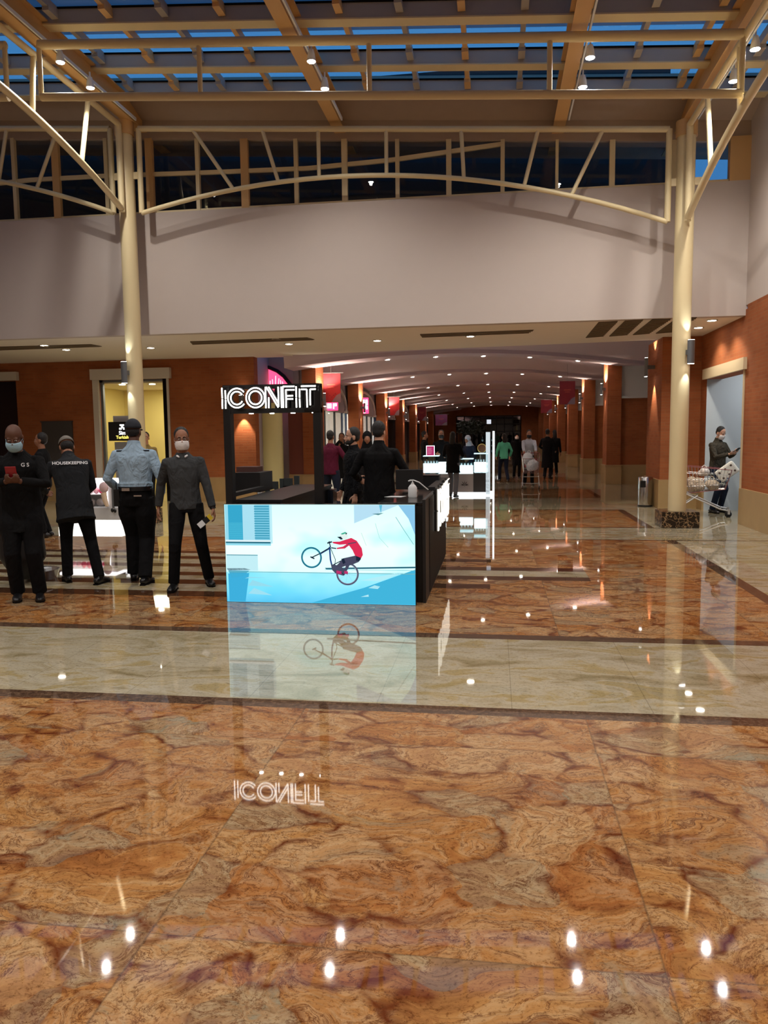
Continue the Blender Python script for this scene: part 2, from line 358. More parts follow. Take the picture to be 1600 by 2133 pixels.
# bands across, from the camera outwards (Y ranges)
fq(-16, 9, -8, 4.30, 0)
fq(-16, 9, 4.30, 4.43, 2)
fq(-16, 9, 4.43, 5.97, 1)
fq(-16, 9, 5.97, 6.11, 2)
YL = 11.77
def zone_rows(y0, y1, mi):
    fq(-16, XB0, y0, y1, mi)
cuts = [(6.11, 7.32, None), (7.32, 7.58, 'a'), (7.58, 7.95, 'b'), (7.95, 8.2, 's'), (8.2, 8.46, 'b'), (8.46, 8.68, 'l'), (8.68, 9.04, 'c'), (9.04, 9.27, 'l'), (9.27, 9.63, 'b'), (9.63, 9.85, 's'), (9.85, 10.12, 'b'), (10.12, 10.31, 'a'), (10.31, YL, None)]
for y0, y1, k in cuts:
    if k is None: fq(-16, XB0, y0, y1, 0); continue
    xe = {'a': -1.0, 'b': -1.0, 's': -.05, 'l': 1.03, 'c': 1.03}[k]
    fq(-16, -8.6, y0, y1, 0)
    fq(-8.6, xe, y0, y1, 1 if k in 'bc' else 3)
    fq(xe, XB0, y0, y1, 0)
fq(XB0, XB1, 6.11, YL, 2); fq(XB1, 9, 6.11, YL, 1)
fq(-16, 9, YL, YL+.07, 2)
fq(-16, 9, YL+.07, 13.32, 1)
fq(-16, -5.0, 13.32, 19.5, 1)
fq(-5.0, XB1, 13.32, 13.40, 2)
y = 13.40; k = 0
while y < 70:
    L1 = 3.0; fq(-5.0, -3.4, y, y+6.2, 1); fq(-3.4, -3.2, y, y+6.2, 2)
    fq(-3.2, XB0, y, y+L1, 0); fq(XB0, XB1, y, y+L1, 2)
    fq(-3.2, XB1, y+L1, y+L1+.1, 2); fq(-3.2, XB1, y+L1+.1, y+6.1, 1); fq(-3.2, XB1, y+6.1, y+6.2, 2)
    y += 6.2; k += 1
YEND = y
fq(XB1, 9, 13.32, YEND, 1); fq(-16, -5.0, 19.5, YEND, 1)
struct('floor', fl, [GOLD, CREAM, BROWN, BARM], fix=False)
# ------------------------------------------------------------------ walls round the hall
w = MB(); w.box(-16, XR+.02, YF, YF+.18, ZS, ZF); struct('wall_fascia', w, PAINT)
w = MB(); w.box(-7.02, -6.98, YF-.0015, YF, ZS, ZF)

# back wall, left, with a shop opening and a dark doorway
def P(x, y, Y): return atY(x, y, Y)
sx0, sx1 = P(207, 900, YBL).x, P(356, 900, YBL).x
dx1 = P(39, 900, YBL).x
zt = P(280, 790, YBL).z; zd = P(20, 793, YBL).z
xe = P(531, 850, YBL).x
w = MB()
w.box(dx1, sx0, YBL, YBL+.3, .6, ZS); w.box(sx1, xe, YBL, YBL+.3, .6, ZS)
w.box(sx0, sx1, YBL, YBL+.3, zt, ZS); w.box(-16, dx1, YBL, YBL+.3, zd, ZS)
struct('wall_left', w, BRICK)
w = MB(); w.box(dx1, sx0, YBL-.04, YBL+.3, 0, .6); w.box(sx1, xe, YBL-.04, YBL+.3, 0, .6); struct('baseboard_left', w, STONE)
# right back wall + right side wall with a wide opening
w = MB(); w.box(3.42, XR+.3, YBR, YBR+1.5, .6, ZS); struct('wall_right_back', w, BRICK)
w = MB(); w.box(3.39, XR+.3, YBR-.04, YBR+1.53, 0, .6); struct('baseboard_right_back', w, STONE)
oy0, oy1, oz = 14.0, 16.4, 2.64
w = MB(); w.box(XR, XR+.3, 2, oy0, .6, 3.72); w.box(XR, XR+.3, oy1, YBR, .6, ZS+.1); w.box(XR, XR+.3, oy0, oy1, oz, ZS+.1)
struct('wall_right', w, BRICK)
w = MB(); w.box(XR-.04, XR+.3, 2, oy0, 0, .62); w.box(XR-.04, XR+.3, oy1, YBR, 0, .6); struct('baseboard_right', w, STONE)
w = MB(); w.box(XR, XR+.3, 2, YF+.2, 3.72, 7.3); struct('wall_right_upper', w, PAINT)
w = MB(); w.box(XR-.06, XR, oy0-.08, oy1+.14, oz, oz+.2); w.box(XR-.02, XR+.3, oy0, oy0+.05, 0, oz); struct('trim_1', w, mat('cream_trim', srgb(214, 196, 160), .6))
# recess behind the right opening
w = MB(); w.box(XR+.3, 6.6, oy1, oy1+.1, 0, 3.2); w.box(6.6, 6.7, oy0-.6, oy1+.1, 0, 3.2); w.box(XR+.3, 6.7, oy0-.6, oy1+.1, 3.2, 3.3); w.box(XR, XR+.3, oy1-.001, oy1+.0, 0, oz)
struct('wall_recess', w, mat('pale_blue_plaster', srgb(190, 198, 202), .7))
g = MB(); g.box(XR+.06, XR+.16, oy0+.05, oy0+.16, 0, oz); t = empty('sliding_door', (0, 0, 0), 'black edge of a sliding door at the near side of the right wall opening', 'door')
obj('door_leaf', g, BLACKG, t)
lamp('AREA', (5.4, 15.3, 3.15), 20, (.94, .97, 1), .8)
# left, outer and near walls so that the hall is closed
w = MB(); w.box(-16.2, -16, -8, YBL+.3, 0, 8.2); struct('wall_left_far', w, PAINT)
w = MB(); w.box(-16, 9, -8.2, -8, 0, 8.2); struct('wall_behind', w, PAINT)
w = MB(); w.box(9, 9.2, -8, 2.2, 0, 8); w.box(XR, 9, 2, 2.2, 0, 7.3); struct('wall_right_near', w, PAINT)
# ------------------------------------------------------------------ clerestory above the fascia
def clx(x): return P(x, 380, YF+.05).x
mull = [(-30, .07), (30, .07), (117, .14), (222, .07), (312, .14), (412, .07), (510, .14), (617, .07), (718, .10), (828, .07), (935, .09), (1047, .07), (1160, .05), (1275, .09), (1405, .1)]
XS = [clx(x) for x, _ in mull]
def ztop(X): return zr(X)+.02
cw = empty('clerestory_frame', (clx(600), YF+.05, ZF), 'cream steel frame of the window band above the long beige wall', 'window frame')
def local(mb, o):
    L = V(o.location); mb.v = [tuple(V(v)-L) for v in mb.v]; return mb
for (x, wd), X in zip(mull, XS):
    m = MB(); m.bar((X, YF+.08, ZF), (X, YF+.08, ztop(X)), wd, .08, up=(0, 1, 0)); obj('mullion', local(m, cw), CREAMS if wd < .12 else RAFT, cw)
m = MB(); m.bar((-15.8, YF+.08, ZF+.02), (XR, YF+.08, ZF+.02), .06, .05); obj('sill', local(m, cw), CREAMS, cw)
m = MB()
pts = [(-10, 383), (64, 375), (210, 367), (420, 360), (640, 351), (820, 333), (1047, 300)]
for a, b in zip(pts, pts[1:]): m.bar(P(*a, YF+.1), P(*b, YF+.1), .05, .07)
obj('transom', local(m, cw), CREAMS, cw)
m = MB(); m.box(clx(1518), XR, YF, YF+.14, ZF, ztop(4)+.05); obj('end_post', local(m, cw), RAFT, cw)
Xd = clx(1150)
w = MB(); w.bar((-16, YF+.2, zr(-16)+.17), (XR, YF+.2, zr(XR)+.17), .3, .34); struct('ceiling_header', w, PANEL)
w = MB(); w.add([(-16, YF+.12, ZF), (XR, YF+.12, ZF), (XR, YF+.12, ztop(XR)+.1), (-16, YF+.12, ztop(-16)+.1)], [(0, 1, 2, 3)])
struct('window_1', w, glass('clerestory_glass', (.75, .8, .85), .9), fix=False)
# dark box added outside to block the sky behind the left clerestory panes
w = MB(); w.box(-30, clx(1290)+1.2, YF+2.0, YF+3.2, ZS+.2, ZF+3.0); 
tag(obj('sky_blocker', w, mat('blocker_dark', srgb(52, 56, 62), .8, var=.1)), 'dark box added beyond the clerestory windows to block the sky', 'backdrop')
# ------------------------------------------------------------------ roof steel
RX = [-6.5, -2.76, 1.05, 3.08]
raft_lab = ['leftmost yellow steel roof beam running over the left column', 'yellow steel roof beam with two lamps left of the middle of the skylight', 'yellow steel roof beam with two lamps right of the middle of the skylight', 'rightmost yellow steel roof beam running over the right column']
for X, lb in zip(RX, raft_lab):
    t = empty('roof_beam', (X, 13, zr(X)+.1), lb, 'roof beam', 'yellow roof beams')
    m = MB(); z = zr(X)+.14; m.box(X-.012, X+.012, 5.5, 15.2, z, z+.34); m.box(X-.10, X+.10, 5.5, 15.2, z-.02, z); m.box(X-.10, X+.10, 5.5, 15.2, z+.34, z+.36); obj('beam', local(m, t), RAFT, t)
    m = MB(); m.box(X+.125, X+.15, 5.5, 13.6, z-.02, z+.03); obj('lamp_track', local(m, t), WHITEP, t)
# cross purlins
PY = [(13.3, .2, 'farthest'), (12.3, .2, 'second from the back'), (10.95, .2, 'third from the back'), (9.7, .2, 'nearest visible')]
for Y, h, lb in PY:
    t = empty('roof_purlin', (-1.5, Y, zr(-1.5)+.5), 'pale cross purlin under the skylight panes, %s of the row' % lb, 'purlin', 'cross purlins of the skylight')
    m = MB(); dz = .46
    m.bar((-15.5, Y+.1, zr(-15.5)+dz+h/2), (XR, Y+.1, zr(XR)+dz+h/2), .2, h); obj('purlin_beam', local(m, t), PURL, t)
    m = MB(); m.bar((-15.5, Y+.1, zr(-15.5)+dz-.012), (XR, Y+.1, zr(XR)+dz-.012), .21, .02); obj('flange', local(m, t), CREAMS, t)
    m = MB(); m.bar((-15.5, Y-.01, zr(-15.5)+dz+h), (XR, Y-.01, zr(XR)+dz+h), .03, .02); obj('gasket', local(m, t), GAP, t)
# glazing bars with hanging stub ends
gx = -15.4; n = 0
gb = empty('glazing_bars', (-1.5, 12, zr(-1.5)+.7), 'thin pale glazing bars running between the skylight panes', 'glazing bars')
while gx < XR:
    m = MB(); z = zr(gx)+.55
    m.box(gx-.035, gx+.035, 8, 13.35, z, z+.12)
    for Y in (13.28, 12.28, 10.93): m.box(gx-.05, gx+.05, Y-.25, Y+.0, z-.05, z+.02)
    obj('glazing_bar', local(m, gb), PURL if n % 2 else RAFT, gb); gx += .83; n += 1
# panes
zg = .69
def roofquad(y0, y1, dz=zg):
    m = MB(); m.add([(-16, y0, zr(-16)+dz), (9, y0, zr(9)+dz), (9, y1, zr(9)+dz), (-16, y1, zr(-16)+dz)], [(0, 1, 2, 3)]); return m
struct('window_2', roofquad(11.75, 13.5), GLASS, fix=False)
FROST = glass('frosted_pane', (.28, .34, .42), .6, .3, .45, srgb(120, 132, 146))
struct('window_3', roofquad(8.0, 11.75), FROST, fix=False)
m = MB()
for y0, y1, z0, z1 in ((13.52, 14.1, .52, .34), (14.1, 15.6, .34, .20)):
    m.add([(-16, y0, zr(-16)+z0), (9, y0, zr(9)+z0), (9, y1, zr(9)+z1), (-16, y1, zr(-16)+z1), (-16, y0, zr(-16)+z0+.3), (9, y0, zr(9)+z0+.3), (9, y1, zr(9)+z1+.5), (-16, y1, zr(-16)+z1+.5)], [(0, 1, 2, 3), (7, 6, 5, 4), (0, 4, 5, 1), (1, 5, 6, 2), (2, 6, 7, 3), (3, 7, 4, 0)])
struct('ceiling_eaves', m, PANEL)
m = MB(); m.add([(-16, -8, zr(-16)+zg), (9, -8, zr(9)+zg), (9, 8, zr(9)+zg), (-16, 8, zr(-16)+zg), (-16, -8, zr(-16)+zg+.2), (9, -8, zr(9)+zg+.2), (9, 8, zr(9)+zg+.2), (-16, 8, zr(-16)+zg+.2)], [(0, 1, 2, 3), (7, 6, 5, 4), (0, 4, 5, 1), (1, 5, 6, 2), (2, 6, 7, 3), (3, 7, 4, 0)])
struct('ceiling_hall', m, PANEL)
# ------------------------------------------------------------------ trusses
def tub(mb, a, b, r=.045, n=10): mb.tube([a, b], r, n=n); return mb
def arc_chord(X0, X1, Y, drop, rise, N=24):
    return [V((X0+(X1-X0)*i/N, Y, zr(X0+(X1-X0)*i/N)-drop+rise*(1-(2*i/N-1)**2))) for i in range(N+1)]
CXL, CXR, CY = -6.6, 3.06, 13.62
def cross_truss(X0, X1, Y, lab):
    t = empty('arched_truss', ((X0+X1)/2, Y, 6.3), lab, 'truss', 'arched trusses between the columns')
    m = MB(); tub(m, (X0, Y, zr(X0)), (X1, Y, zr(X1)), .05); obj('top_chord', local(m, t), CREAMS, t, smooth=True)
    pts = arc_chord(X0, X1, Y, 1.46, .70); m = MB(); m.tube(pts, .042, n=10); obj('bottom_chord', local(m, t), CREAMS, t, smooth=True)
    for X in (X0, X1):
        m = MB(); tub(m, (X, Y, zr(X)-1.46), (X, Y, zr(X)), .05); obj('end_post', local(m, t), CREAMS, t, smooth=True)
    for ft, fb in ((.11, .19), (.36, .36), (.5, .5), (.63, .635), (.25, .28), (.77, .745), (.885, .83)):
        if abs(ft-.5) < .01: ft = fb = .49
        i = fb*24; k = int(i); pb = pts[k].lerp(pts[min(k+1, 24)], i-k); Xt = X0+(X1-X0)*ft
        m = MB(); tub(m, (Xt, Y, zr(Xt)), pb, .034); obj('strut', local(m, t), CREAMS, t, smooth=True)
    return t
cross_truss(CXL+.27, CXR-.27, CY, 'arched cream tube truss spanning between the two tall columns')
cross_truss(-15.6, CXL-.27, CY, 'arched cream tube truss entering from the left edge, behind the left column')
# straight ladder truss nearer the camera
def ladder(Y, lab):
    X0, X1 = CXL+.25, CXR-.04; t = empty('ladder_truss', ((X0+X1)/2, Y, 6.8), lab, 'truss')
    for nm, dz in (('top_chord', 0), ('bottom_chord', -.70)):
        m = MB(); tub(m, (X0, Y, zr(X0)+dz), (X1, Y, zr(X1)+dz), .055 if dz else .062, 12); obj(nm, local(m, t), CREAMS, t, smooth=True)
    for i in range(5):
        X = X0+(X1-X0)*i/4; m = MB(); tub(m, (X, Y, zr(X)-.7), (X, Y, zr(X)), .035); obj('post', local(m, t), CREAMS, t, smooth=True)
ladder(10.6, 'straight cream ladder truss crossing the whole skylight in front')
m0 = MB(); X0 = -15.6; X1 = CXL-.25
t = empty('ladder_truss', ((X0+X1)/2, 10.6, 6.8), 'straight cream ladder truss in the top left corner, left of the left column', 'truss')
for nm, dz in (('top_chord', 0), ('bottom_chord', -.70)):
    m = MB(); tub(m, (X0, 10.6, zr(X0)+dz), (X1, 10.6, zr(X1)+dz), .055, 12); obj(nm, local(m, t), CREAMS, t, smooth=True)
for i in range(8):
    X = X1-.02-i*.62; m = MB(); tub(m, (X, 10.6, zr(X)-.7), (X, 10.6, zr(X)), .035); obj('post', local(m, t), CREAMS, t, smooth=True)
# trusses running towards the camera from each column
def side_truss(X, sgn, lab):
    t = empty('arched_truss', (X, 10, 6.3), lab, 'truss', 'arched trusses running towards the camera')
    z0 = zr(X)
    pts = [V((X, CY-.22-i*.33, z0-1.45+.72*(1-(1-i/12)**2)*1.0)) for i in range(0, 21)]
    for i, p in enumerate(pts): p.z = z0-1.45+.72*(1-(1-min(i/14, 2))**2)
    m = MB(); m.tube(pts, .055, n=10); obj('bottom_chord', local(m, t), CREAMS, t, smooth=True)
    m = MB(); tub(m, (X, CY-.22, z0-1.5), (X, CY-.22, z0), .055); obj('end_post', local(m, t), CREAMS, t, smooth=True)
    m = MB(); tub(m, (X, CY-.22, z0), (X, 6.2, z0), .05); obj('top_chord', local(m, t), CREAMS, t, smooth=True)
    for i, dy in ((4, .30), (8, .1), (12, -.1), (16, 0)):
        m = MB(); tub(m, pts[i], (X, pts[i].y+dy, z0), .04); obj('strut', local(m, t), CREAMS, t, smooth=True)
side_truss(CXL, -1, 'arched cream tube truss rising from the left column towards the camera')
side_truss(CXR, 1, 'arched cream tube truss rising from the right column towards the camera')
# ------------------------------------------------------------------ tall steel columns
def steel_column(X, lab, side):
    t = empty('steel_column', (X, CY, 0), lab, 'column', 'tall cream columns')
    m = MB(); m.lathe([(.146, .27), (.146, zr(X)-.1)], (0, 0, 0), 32); obj('shaft', m, CREAMS, t, smooth=True)
    m = MB(); m.box(-.3, .3, -.3, .3, 0, .27); obj('plinth', m, BLKM, t, bevel=.008)
    m = MB(); m.lathe([(.17, zr(X)-.12), (.17, zr(X)+.12)], (0, 0, 0), 24); obj('cap', m, RAFT, t, smooth=True)
    for s in (-1, 1):
        m = MB(); zz = zr(X)-.82; m.box(.1*s if s > 0 else -.27, .27 if s > 0 else -.1, -.012, .012, zz-.06, zz+.06); obj('bracket', m, CREAMS, t)
steel_column(CXL, 'tall round cream steel column on the left, behind the man in the light blue shirt', -1)
steel_column(CXR, 'tall round cream steel column on the right, on a black marble plinth', 1)
# ------------------------------------------------------------------ wall sconces
WG = emit('sconce_glow', (1, .97, .92, 1), 14)
def sconce(pos, nrm, lab, group=None, color=(1, .78, .55), power=9, h=.38, housing=None, tilt=.16, off=.10, w=.13, ang=62, up=1.0):
    n = V(nrm); t = empty('wall_sconce', pos, lab, 'wall lamp', group, rz=atan2(n.y, n.x)-pi/2)
    m = MB(); N = 10
    # half-round housing on a short bracket; local +Y points away from the wall
    outer = [(w/2*cos(pi*k/N), off+w*.45*sin(pi*k/N)) for k in range(N+1)]
    m.prism([(x, y, -h/2) for x, y in outer], (0, 0, h)); obj('housing', m, housing or GREY, t, smooth=True)
    m = MB(); m.box(-.02, .02, .0, off, -.04, .04); obj('bracket', m, GREY, t)
    for z in (-h/2-.004, h/2+.001):
        m = MB(); m.prism([(x*.9, off+(y-off)*.9+.003, z) for x, y in outer], (0, 0, .003)); obj('lens', m, WG, t)
    p = V(pos)+n*(off*.55+.02)
    for s in (-1, 1):
        lamp('SPOT', p+V((0, 0, s*(h/2+.03)))+n*.03, power*(up if s > 0 else 1), color, .015, (-n.x*tilt, -n.y*tilt, s), ang if s > 0 else 62, .55)
for X, x, y, lab in ((CXL, 270, 778, 'grey half round sconce on the left steel column'), (CXR, 1424, 736, 'grey half round sconce on the right steel column')):
    nr = V((-.35, -1, 0)).normalized() if X < 0 else V((.45, -1, 0)).normalized()
    p = V((X, CY, atY(x, y, CY).z))+nr*.146
    sconce(p, nr, lab, 'sconces on the steel columns', (.85, .95, 1), 11, .38)
# ------------------------------------------------------------------ recessed lamps and grilles in the soffit
HOUS = mat('lamp_ring', srgb(190, 186, 176), .4)
def downlight(p, lab, group, r=.07, n=14):
    t = empty('downlight', p, lab, 'ceiling lamp', group)
    m = MB(); N = n
    m.lathe([(r, 0), (r*1.35, 0), (r*1.35, -.012), (r, -.012)], (0, 0, 0), N); 
    # ring: drop the caps
    m.f = [f for f in m.f if len(f) == 4]; m.m = [0]*len(m.f); m.f += [((3*N)+k, (3*N)+(k+1) % N, (k+1) % N, k) for k in range(N)]; m.m += [0]*N
    obj('ring', m, HOUS, t); m = MB(); m.lathe([(r, -.001), (r, -.008)], (0, 0, 0), N); obj('lens', m, LAMPE, t)
    return t
sof = [(92, 719, 'near the left edge, on the long grille'), (138, 728, 'second from the left edge'), (314, 724, 'just right of the left steel column'), (576, 706, 'the nearer of the pair above the black kiosk'), (602, 716, 'the farther of the pair above the black kiosk'), (786, 709, 'between the two middle grilles'), (980, 700, 'over the mouth of the corridor'), (1455, 682, 'right of the right column, the farther of two'), (1483, 667, 'right of the right column, the nearer of two')]
for i, (x, y, lb) in enumerate(sof):
    p = atZ(x, y, ZS-.002); downlight(p, 'round recessed lamp in the beige soffit, '+lb, 'soffit lamps', .075)
    lamp('SPOT', p-V((0, 0, .03)), SOFFIT_W*3, (1, .90, .76), .06, angle=125)
GR = mat('grille_brown', srgb(104, 90, 70), .7)
def grille(pts, lab, nslat=8, lobj=None, m_=None):
    ps = [atZ(x, y, ZS-.012) for x, y in pts]; c = sum(ps, V())/4
    t = empty('air_grille', c, lab, 'air vent')
    m = MB(); m.prism(ps, (0, 0, .012)); obj('backing', local(m, t), m_ or GR, t)
    m = MB()
    for i in range(nslat):
        f = (i+.5)/nslat; a = ps[0].lerp(ps[3], f); b = ps[1].lerp(ps[2], f); m.bar(a-V((0, 0, .006)), b-V((0, 0, .006)), .02, .012)
    obj('slat', local(m, t), mat('grille_slat', srgb(128, 112, 88), .6), t)
grille([(-30, 724), (190, 718), (212, 722), (-30, 731)], 'long narrow air grille in the soffit at the left edge', 3)
grille([(396, 712), (640, 704), (655, 708), (402, 718)], 'long narrow air grille in the soffit above the black kiosk', 3)
grille([(875, 697), (1112, 688), (1100, 694), (880, 703)], 'long narrow air grille in the soffit right of the middle', 3)
for i, (q, lb) in enumerate(zip([[(1247, 672), (1287, 670), (1256, 701), (1220, 704)], [(1302, 669), (1340, 667), (1306, 698), (1269, 701)], [(1359, 666), (1398, 665), (1352, 695), (1318, 698)], [(1410, 664), (1452, 662), (1402, 692), (1366, 695)]],
        ['leftmost of the four square brown air grilles before the corridor', 'second from the left of the four square brown air grilles', 'third from the left of the four square brown air grilles', 'rightmost of the four square brown air grilles, partly behind the right column'])):
    grille(q, lb, 12)
# ------------------------------------------------------------------ roof lamps on the beams
rl = [(664, 127, 1, 'farther up'), (692, 184, 1, 'lower'), (1237, 120, 2, 'farther up'), (1222, 181, 2, 'lower'), (1460, 112, 3, 'farther up'), (1427, 177, 3, 'lower'), (150, 128, 0, 'farther up'), (205, 182, 0, 'lower')]
bn = ['the leftmost roof beam', 'the roof beam left of the middle', 'the roof beam right of the middle', 'the rightmost roof beam']
def roof_lamp(p, lb, w_):
    t = empty('spotlight', p, lb, 'spotlight', 'spotlights on the roof beams')
    m = MB(); m.lathe([(.035, .16), (.05, .1), (.065, 0), (.058, .0), (.05, .01)], (0, 0, 0), 16); obj('housing', m, WHITEP, t, smooth=True)
    m = MB(); m.lathe([(.054, .0), (.054, -.006)], (0, 0, 0), 16); obj('lens', m, LAMPC, t)
    m = MB(); m.bar((0, 0, .14), (0, 0, .24), .02, .02); obj('bracket', m, WHITEP, t)
    lamp('SPOT', V(p)-V((0, 0, .04)), w_, (1, .94, .87), .035, angle=150, blend=.8)
for x, y, k, lb in rl:
    X = RX[k]+.19; zz = zr(X)-.02; r = ray(x, y); Y = r.y*(zz-EYE)/r.z; p = V((X, Y, zz))
    roof_lamp(p, 'bright white spotlight on %s, the %s of two' % (bn[k], lb), HALL_W)
# unseen fill spots added over the near hall, without fixtures
for Y in (6.5, 2.5, -2):
    for X in (-10.5, -6.4, -2.5, 1.3, 3.3)[:4 if Y > 3 else 5]:
        lamp('SPOT', (X, Y, zr(X)+.2), HALL_W*1.6, (1, .94, .88), .12, angle=160, blend=.8)
# ------------------------------------------------------------------ corridor
LX, RXc = -4.6, 3.4
LY = [19.7+6.3*k for k in range(8)]; RY = [24.6+6.3*k for k in range(7)]
def yl(X, k=0): return 19.7+6.3*k+(X+4.6)*.60
def zv(X): return 3.79-.0170*(X-.5)**2
m = MB(); m.add([(-16, YF+.18, ZS), (XR, YF+.18, ZS), (XR, YBR, ZS), (3.42, YBR, ZS), (3.42, 17.35, ZS), (-4.9, 18.4, ZS), (-4.9, 18.8, ZS), (-16, 18.8, ZS)], [(0, 1, 2, 3, 4, 5, 6, 7)])
m2 = MB(); m2.prism(m.v, (0, 0, .18)); struct('ceiling_soffit', m2, SOFF); 
bpy.data.objects.remove(bpy.data.objects['ceiling_soffit']) if False else None
m = MB(); NX = 28; XA, XB = -5.1, 5.2
def vault_strip(y0f, z0f, y1f, z1f, mi=0):
    vs = []; 
    for i in range(NX+1):
        X = XA+(XB-XA)*i/NX; vs += [(X, y0f(X), z0f(X)), (X, y1f(X), z1f(X))]
    m.add(vs, [(2*i, 2*i+2, 2*i+3, 2*i+1) for i in range(NX)], mi)
zc_ = lambda X: max(zv(X), 3.62 if X > 3.2 else 0) if X > .7 else zv(X)
vault_strip(lambda X: 17.3 if X > 3.42 else 18.35-(X+4.9)*.122, lambda X: 3.95, lambda X: yl(X, 0)-.9, lambda X: zc_(X)+.10)
for k in range(8):
    vault_strip(lambda X: yl(X, k)-.9, lambda X: zc_(X)+.10, lambda X: yl(X, k)-.9, lambda X: zc_(X))
    vault_strip(lambda X: yl(X, k)-.9, lambda X: zc_(X), lambda X: yl(X, k), lambda X: zc_(X))
    vault_strip(lambda X: yl(X, k), lambda X: zc_(X), lambda X: yl(X, k), lambda X: zc_(X)+.34)
    vault_strip(lambda X: yl(X, k), lambda X: zc_(X)+.34, lambda X: yl(X, k+1)-.9, lambda X: zc_(X)+.10)
struct('ceiling_corridor', m, VAULT, smooth=True)
# vault lamps, five in each rib
ordn = ['first', 'second', 'third', 'fourth', 'fifth', 'sixth', 'seventh', 'eighth']
posn = ['far left', 'left of centre', 'centre', 'right of centre', 'far right']
for k in range(8):
    for j, X in enumerate((-2.85, -1.62, -.34, .98, 2.42)):
        p = V((X, yl(X, k)-.16, zv(X)-.004)); downlight(p, 'recessed lamp in the %s ceiling rib of the corridor, %s' % (ordn[k], posn[j]), 'corridor ceiling lamps', .062, 10)
    if k < 7:
        for X in (-2.85, -1.62, -.34, .98, 2.42): lamp('SPOT', (X, yl(X, k)-.16, zv(X)-.05), CORR_W, (1, .82, .76), .05, angle=150, blend=.7)
# left columns and shop fronts
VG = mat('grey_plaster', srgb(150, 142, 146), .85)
def brick_pillar(x0, x1, y0, y1, ztop_, lab, group):
    t = empty('brick_pillar', ((x0+x1)/2, (y0+y1)/2, 0), lab, 'pillar', group); c = V(t.location)
    m = MB(); m.box(x0, x1, y0, y1, .6, ztop_); obj('brick_shaft', local(m, t), BRICK, t)
    m = MB(); m.box(x0-.03, x1+.03, y0-.03, y1+.03, 0, .57); m.box(x0-.045, x1+.045, y0-.045, y1+.045, .57, .6); obj('stone_base', local(m, t), STONE, t, bevel=.006)
WARM = (1, .80, .62)
for k, Y in enumerate(LY):
    brick_pillar(-4.97, LX, Y, Y+.9, zv(-4.6)+.12, '%s brick pillar along the left side of the corridor' % ordn[k], 'left corridor pillars')
    if k < 6: sconce((LX, Y+.45, 2.55), (1, 0, 0), 'grey sconce on the %s left pillar of the corridor' % ordn[k], 'corridor sconces left', WARM, 14, .34, ang=155, up=9)
for k, Y in enumerate(RY):
    brick_pillar(RXc, RXc+.42, Y, Y+.9, 3.9, '%s brick pillar along the right side of the corridor' % ordn[k], 'right corridor pillars')
    if k < 5: sconce((RXc, Y+.45, 2.95), (-1, 0, 0), 'grey sconce on the %s right pillar of the corridor' % ordn[k], 'corridor sconces right', WARM, 14, .34, ang=155, up=9)
sconce((3.42, 17.6, 3.0), (-1, 0, 0), 'grey sconce on the brick wall end beside the litter bin', None, WARM, 60, .40, off=.16, ang=75)
sconce((P(508, 850, YBL).x, YBL, 2.42), (0, -1, 0), 'grey sconce on the brick wall left of the corridor, half hidden by the lit sign', None, WARM, 60, .38, up=.02, off=.16, ang=62)
# right alcove walls
w = MB(); w.box(5.2, 5.3, 18.3, YEND, 0, 4.2); struct('wall_corridor_right', w, WHITE)
for k, Y in enumerate(RY):
    w = MB(); w.box(RXc+.42, 5.2, Y+.1, Y+.3, .6, 2.66); struct('wall_wing', w, BRICK)
    w = MB(); w.box(RXc+.42, 5.2, Y+.06, Y+.3, 0, .6); struct('baseboard_wing', w, STONE)
    w = MB(); w.box(RXc+.42, 5.2, Y+.12, Y+.3, 2.66, 4.2); w.box(RXc+.42, 5.2, Y+.02, Y+.3, 2.64, 2.71); struct('wall_wing_upper', w, WHITE)
w = MB(); w.box(3.46, 3.57, 18.36, 18.46, 0, 2.7); struct('trim_2', w, mat('pale_blue_trim', srgb(196, 212, 224), .5))
